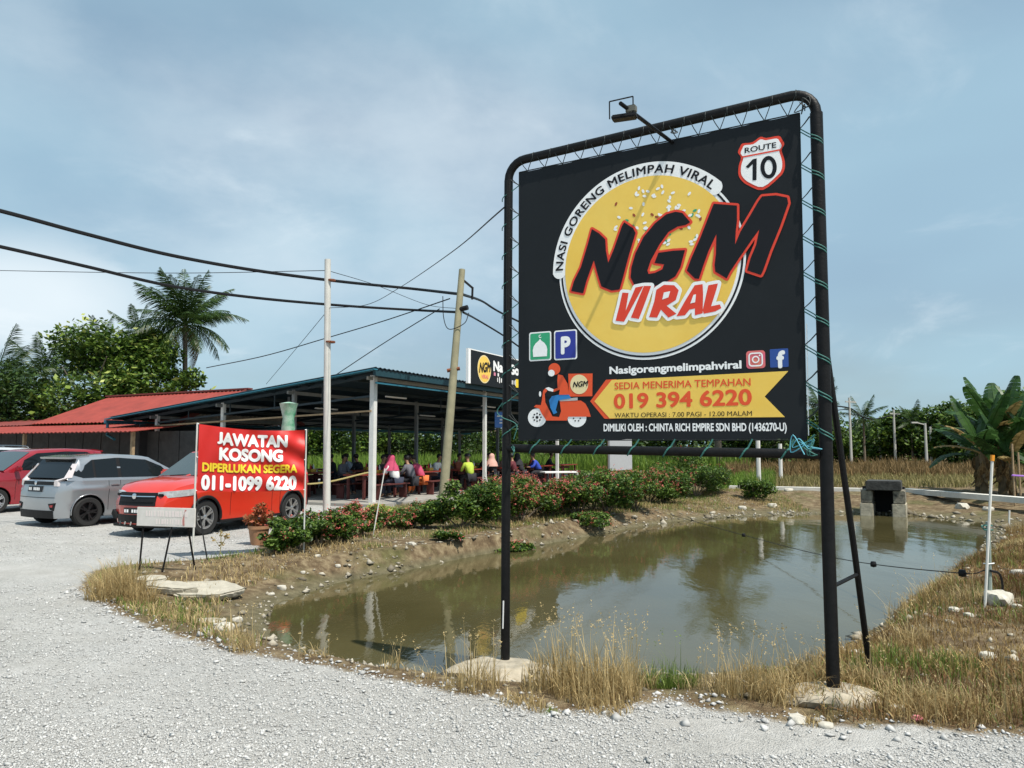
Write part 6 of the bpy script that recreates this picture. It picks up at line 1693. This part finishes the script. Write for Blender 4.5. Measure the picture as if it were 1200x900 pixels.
# ------------------------------------------------------------------ banana plants
def banana_leaf(L, W, droop, seed, m):
    r_ = random.Random(seed); n = 16; W *= 1.25; V = []; F = []; v = []
    mb = MB(); rib = [(L*t*(1-.25*t*droop), 0, L*(.55*t-.85*droop*t*t)) for t in [i/n for i in range(n+1)]]
    mb.tube(rib, [.035*(1-.8*i/n)+.004 for i in range(n+1)], 5); V = [list(a) for a in mb.v]; F = [list(f) for f in mb.f if len(f) == 4]; v = [.8]*len(V)
    ns = 13
    for sg in (-1, 1):
        for i in range(ns):
            t0, t1 = .16+.84*i/ns, .16+.84*(i+1)/ns-.001
            g_ = r_.uniform(-.02, .035)+(.06 if r_.random() < .2 else 0); w0 = W*.5*math.sin(math.pi*min(1, (t0-.10)/.9*.93+.03))**.55; w1 = W*.5*math.sin(math.pi*min(1, (t1-.10)/.9*.93+.03))**.55
            def P(t, ww, k): 
                f_ = t*n; i0 = min(n-1, int(f_)); a = Vector(rib[i0]).lerp(Vector(rib[i0+1]), f_-i0); return [a.x+.10*ww*k, a.y+sg*ww*k*.93, a.z+.20*ww*k-(.28+g_*2.0+droop*.2)*ww*k*k]
            o = len(V); V += [P(t0, w0, 0), P(t1, w1, 0), P(t1, w1, .5), P(t0, w0, .5), P(t1-.002, w1*(1-abs(g_)), 1), P(t0+.004, w0*(1-abs(g_)), 1)]
            F += [[o, o+1, o+2, o+3], [o+3, o+2, o+4, o+5]]; v += [r_.random()*.8]*6
    me = bpy.data.meshes.new("leaf"); me.from_pydata(V, [], F); at = me.attributes.new('v', 'FLOAT', 'POINT'); at.data.foreach_set('value', np.array(v, np.float32)); me.materials.append(m); return me
BL = [banana_leaf(2.3, .62, d, 3+i, G_ban) for i, d in enumerate((.15, .4, .75))]; BD = banana_leaf(1.6, .35, 1.6, 9, G_dry)
BY = banana_leaf(2.0, .45, .45, 12, leafmat("half_dead_banana_leaves", (.16, .12, .04), (.42, .30, .13), .6, .25))
def banana(label, px, Yd, h, s, seed, nl=11):
    random.seed(seed); p = atY(px, 560, Yd); z = H(p.x, p.y)
    o = empty("banana_plant", (p.x, p.y, z), 0, label, "banana plant", "banana plants on the far bank")
    MB().tube([(0, 0, -.1), (.05, 0, h*.5), (0, 0, h)], [.15*s, .12*s, .07*s], 10).build("trunk", mat("brown_banana_sheath", (.15, .11, .06), .8, var=.4, scale=7), o, True)
    for k in range(nl):
        az = k*2.4+random.uniform(-.3, .3); e = k/nl; el = R(70-62*e)
        link("leaf", BY if (k+seed) % 5 == 3 else BL[min(2, int(e*2.6))], o, (0, 0, h-.15*e), (random.uniform(-.15, .15), -el+R(22), az), [s*random.uniform(.85, 1.1)]*3)
    for k in range(6): link("dead_leaf", BD, o, (0, 0, h*random.uniform(.5, .95)), (random.uniform(-.3, .3), R(random.uniform(48, 68)), k*1.05), [s*random.uniform(.5, .8)]*3)
banana("leftmost banana plant leaning towards the water with a brown edged leaf", 1152, 24.5, 1.5, .85, 4)
banana("tallest banana plant with upright leaves on the right", 1174, 25.2, 1.85, .92, 6, 12)
banana("banana plant cut by the right edge of the photo", 1206, 24.6, 1.8, .9, 8)
banana("short banana plant in front of the tallest one", 1185, 23.7, 1.2, .75, 11, 9)
banana("banana plant behind the others with leaves spreading left", 1146, 26.5, 1.3, .8, 13, 10)
for px, pb, pt, Yd, lb in ((1190, 600, 520, 22.6, "bare grey stick leaning under the banana leaves near the right edge"), (1197, 596, 530, 22.9, "second bare stick at the right edge")):
    b = atY(px, pb, Yd); t = atY(px-4, pt, Yd); tag(MB().tube([b, t], .03, 6).build("stick", M_wood), lb, "stick")
q = atY(1186, 557, 22.5); q2 = atY(1240, 558, 22.8)
tag(MB().tube([q, q.lerp(q2, .5)-Vector((0, 0, .03)), q2], .025, 6).build("purple_ribbon", mat("purple_plastic", (.35, .16, .60), .5)), "purple plastic ribbon tied between the sticks at the right edge", "ribbon")

# ------------------------------------------------------------------ stones and slabs
M_slab = mat("dusty_concrete_slab", (.40, .37, .30), .95, var=.22, scale=6, bump=.6, bscale=22)
def slab(label, px, py, sx, sy_, th, rz, tilt, seed):
    p = onG(px, py); rd = random.Random(seed); n = 11
    pts = [((1+.18*rd.uniform(-1, 1))*sx*math.cos(2*math.pi*i/n), (1+.18*rd.uniform(-1, 1))*sy_*math.sin(2*math.pi*i/n)) for i in range(n)]
    bm = bmesh.new(); b_ = [bm.verts.new((a*.93, b*.93, -th)) for a, b in pts]; t_ = [bm.verts.new((a, b, 0)) for a, b in pts]
    bm.faces.new(t_); bm.faces.new(b_[::-1])
    for i in range(n): bm.faces.new((b_[i], b_[(i+1) % n], t_[(i+1) % n], t_[i]))
    bmesh.ops.bevel(bm, geom=[e for e in bm.edges], offset=.02, segments=2, affect='EDGES')
    bmesh.ops.triangulate(bm, faces=bm.faces[:]); bmesh.ops.subdivide_edges(bm, edges=[e for e in bm.edges if e.calc_length() > .12], cuts=2, use_grid_fill=True)
    for v in bm.verts: v.co += Vector((rd.uniform(-1, 1), rd.uniform(-1, 1), rd.uniform(-1, 1)))*.006
    me = bpy.data.meshes.new("broken_slab"); bm.to_mesh(me); bm.free(); me.materials.append(M_slab)
    me.polygons.foreach_set('use_smooth', [True]*len(me.polygons)); me.set_sharp_from_angle(angle=R(40))
    return tag(link("broken_slab", me, None, (p.x, p.y, p.z+th*.95), (tilt, tilt*.4, rz)), label, "concrete slab", "broken concrete slabs at the pond tip")
slab("largest broken concrete slab, nearest the water at the pond's left tip", 242, 697, .50, .34, .09, -.35, .08, 1)
slab("broken slab with a thick dark edge beside the golden grass clump", 200, 694, .42, .17, .10, -.45, .05, 2)
slab("small pale slab lying on the dark edged slab", 178, 682, .20, .16, .06, .3, .06, 3)
slab("thin broken slab lower down the bank left of the water tip", 245, 732, .20, .10, .05, .2, .1, 4)
M_rock = mat("pale_rock", (.50, .47, .40), .9, var=.25, scale=14, bump=.4, bscale=30)
rocks = [(262, 738, .10, "pale rock left of the water tip"), (278, 728, .07, "small pale rock above the water tip"), (330, 690, .075, "largest pale stone on the left shore"), (318, 697, .045, "small stone beside the largest shore stone"),
         (372, 660, .06, "white stone on the left bank mud"), (396, 657, .05, "second white stone on the left bank mud"), (355, 672, .045, "brown stone at the left water line"), (482, 655, .07, "white stone on the mud below the corner column"), (485, 668, .05, "white stone at the water line below the corner column"),
         (520, 775, .13, "triangular grey rock at the left sign footing"), (1052, 832, .05, "white stone right of the right footing"), (935, 846, .06, "white stone left of the right footing"), (968, 852, .045, "round white stone before the right footing"),
         (1170, 706, .17, "squarish yellowish rock on the right bank by the thin green post"), (1198, 676, .12, "white rock at the right edge of the bank"), (1118, 716, .06, "small pale stone left of the thin green post"), (1135, 722, .05, "flat white stone near the thin green post"),
         (1158, 770, .06, "dark flat stone in the brown grass on the right"), (1192, 712, .05, "white chip at the right edge below the white rock"), (1005, 768, .07, "pale stone near the brace foot"),
         (905, 594, .16, "white stone in the rubble left of the right sign post"), (870, 597, .14, "grey stone in the far rubble"), (925, 598, .15, "pinkish stone in the far rubble"), (1128, 596, .22, "pale boulder on the far bank right of the culvert"), (1158, 598, .16, "white boulder on the far bank under the banana plants")]
for k, (px, py, r_, lb) in enumerate(rocks):
    p = onG(px, py); me = rockmesh("rock", r_, r_*.8, r_*.75, M_rock, 50+k, 2 if r_ < .1 else 3, .5)
    tag(link("rock", me, None, (p.x, p.y, p.z+r_*.15), (0, 0, k*1.3)), lb, "rock", "rocks around the pond")
def stones(name, x, y, r, m, sink=.25):
    n = len(x); base = np.array([[1, 0, 0], [0, 1, 0], [-1, 0, 0], [0, -1, 0], [0, 0, 1], [0, 0, -1], [.6, .6, .5], [-.6, -.6, .5]], float)
    base = np.array([[1, 0, 0], [0, 1, 0], [-1, 0, 0], [0, -1, 0], [0, 0, .8], [0, 0, -.8]], float)
    f = np.array([[0, 1, 4], [1, 2, 4], [2, 3, 4], [3, 0, 4], [1, 0, 5], [2, 1, 5], [3, 2, 5], [0, 3, 5]])
    V = base[None]+rng.uniform(-.42, .42, (n, 6, 3)); V *= rng.uniform(.55, 1.2, (n, 1, 3)); a = rng.random(n)*6.28; c, s = np.cos(a), np.sin(a)
    X_ = V[..., 0]*c[:, None]-V[..., 1]*s[:, None]; Y_ = V[..., 0]*s[:, None]+V[..., 1]*c[:, None]
    V = np.stack([X_, Y_, V[..., 2]*.75], 2)*r[:, None, None]; V += np.stack([x, y, zs(x, y)+r*sink], 1)[:, None]
    F = (f[None]+(np.arange(n)*6)[:, None, None]).reshape(-1, 3)
    return tag(link(name, npmesh(name, V, F, m, np.repeat(rng.random(n), 6))), kind="stuff")
M_gst = leafmat("gravel_stone", (.34, .337, .325), (.57, .567, .55), .9, 0)
M_bst = leafmat("bank_stone", (.13, .11, .075), (.46, .42, .34), .9, 0)
# loose gravel: closer stones are drawn denser because they show larger
n = 110000; t = rng.random(n*2); yy = 3.5/(1-t*(1-3.5/17.0)); xx = yy*rng.uniform(-.72, .72, n*2)
k = (polydist(xx, yy, SP) < .03+.25*(rng.random(n*2)-.6)) & (fbm(xx, yy, .55, 91)+.35*rng.random(n*2) > .50+.22*(fbm(xx*.3, yy*1.2, 1.0, 17) < .47)); xx, yy = xx[k][:n], yy[k][:n]
stones("gravel", xx, yy, rng.gamma(3, .00122, len(xx))*(1+yy/12)+.0014, M_gst)
k = rng.choice(len(xx), 900); stones("coarse_gravel", xx[k]+.05, yy[k]+.03, rng.gamma(4, .0022, 900), M_gst, .3)
# spill of stones along the gravel lip and the shores
E1 = []
for (ax, ay), (bx_, by_) in zip(SP[:14], SP[1:15]):
    m_ = int(110*math.hypot(bx_-ax, by_-ay)); t = rng.random(m_); E1.append(np.stack([ax+(bx_-ax)*t, ay+(by_-ay)*t], 1))
E1 = np.concatenate(E1); E1 = E1+rng.normal(size=E1.shape)*.14
stones("lip_stones", E1[:, 0], E1[:, 1], rng.gamma(2.5, .0048, len(E1)), M_gst, .3)
E2 = []
for (ax, ay), (bx_, by_) in zip(WP, WP[1:]+WP[:1]):
    m_ = int(42*math.hypot(bx_-ax, by_-ay)); t = rng.random(m_); E2.append(np.stack([ax+(bx_-ax)*t, ay+(by_-ay)*t], 1))
E2 = np.concatenate(E2); E2 = E2+rng.normal(size=E2.shape)*np.array([.32, .32]); k = polydist(E2[:, 0], E2[:, 1], WP) < .03; E2 = E2[k]
stones("shore_stones", E2[:, 0], E2[:, 1], rng.gamma(2.2, .011, len(E2))*(1+np.clip(E2[:, 1]-10, 0, 20)/12), M_bst, .2)
x, y = region(3800, lambda a, b: visible(a, b) & (polydist(a, b, SP) > .1) & (polydist(a, b, WP) < -.05), (-6.5, 9, 5, 25))
stones("bank_stones", x, y, rng.gamma(2, .009, len(x)), M_bst, .2)
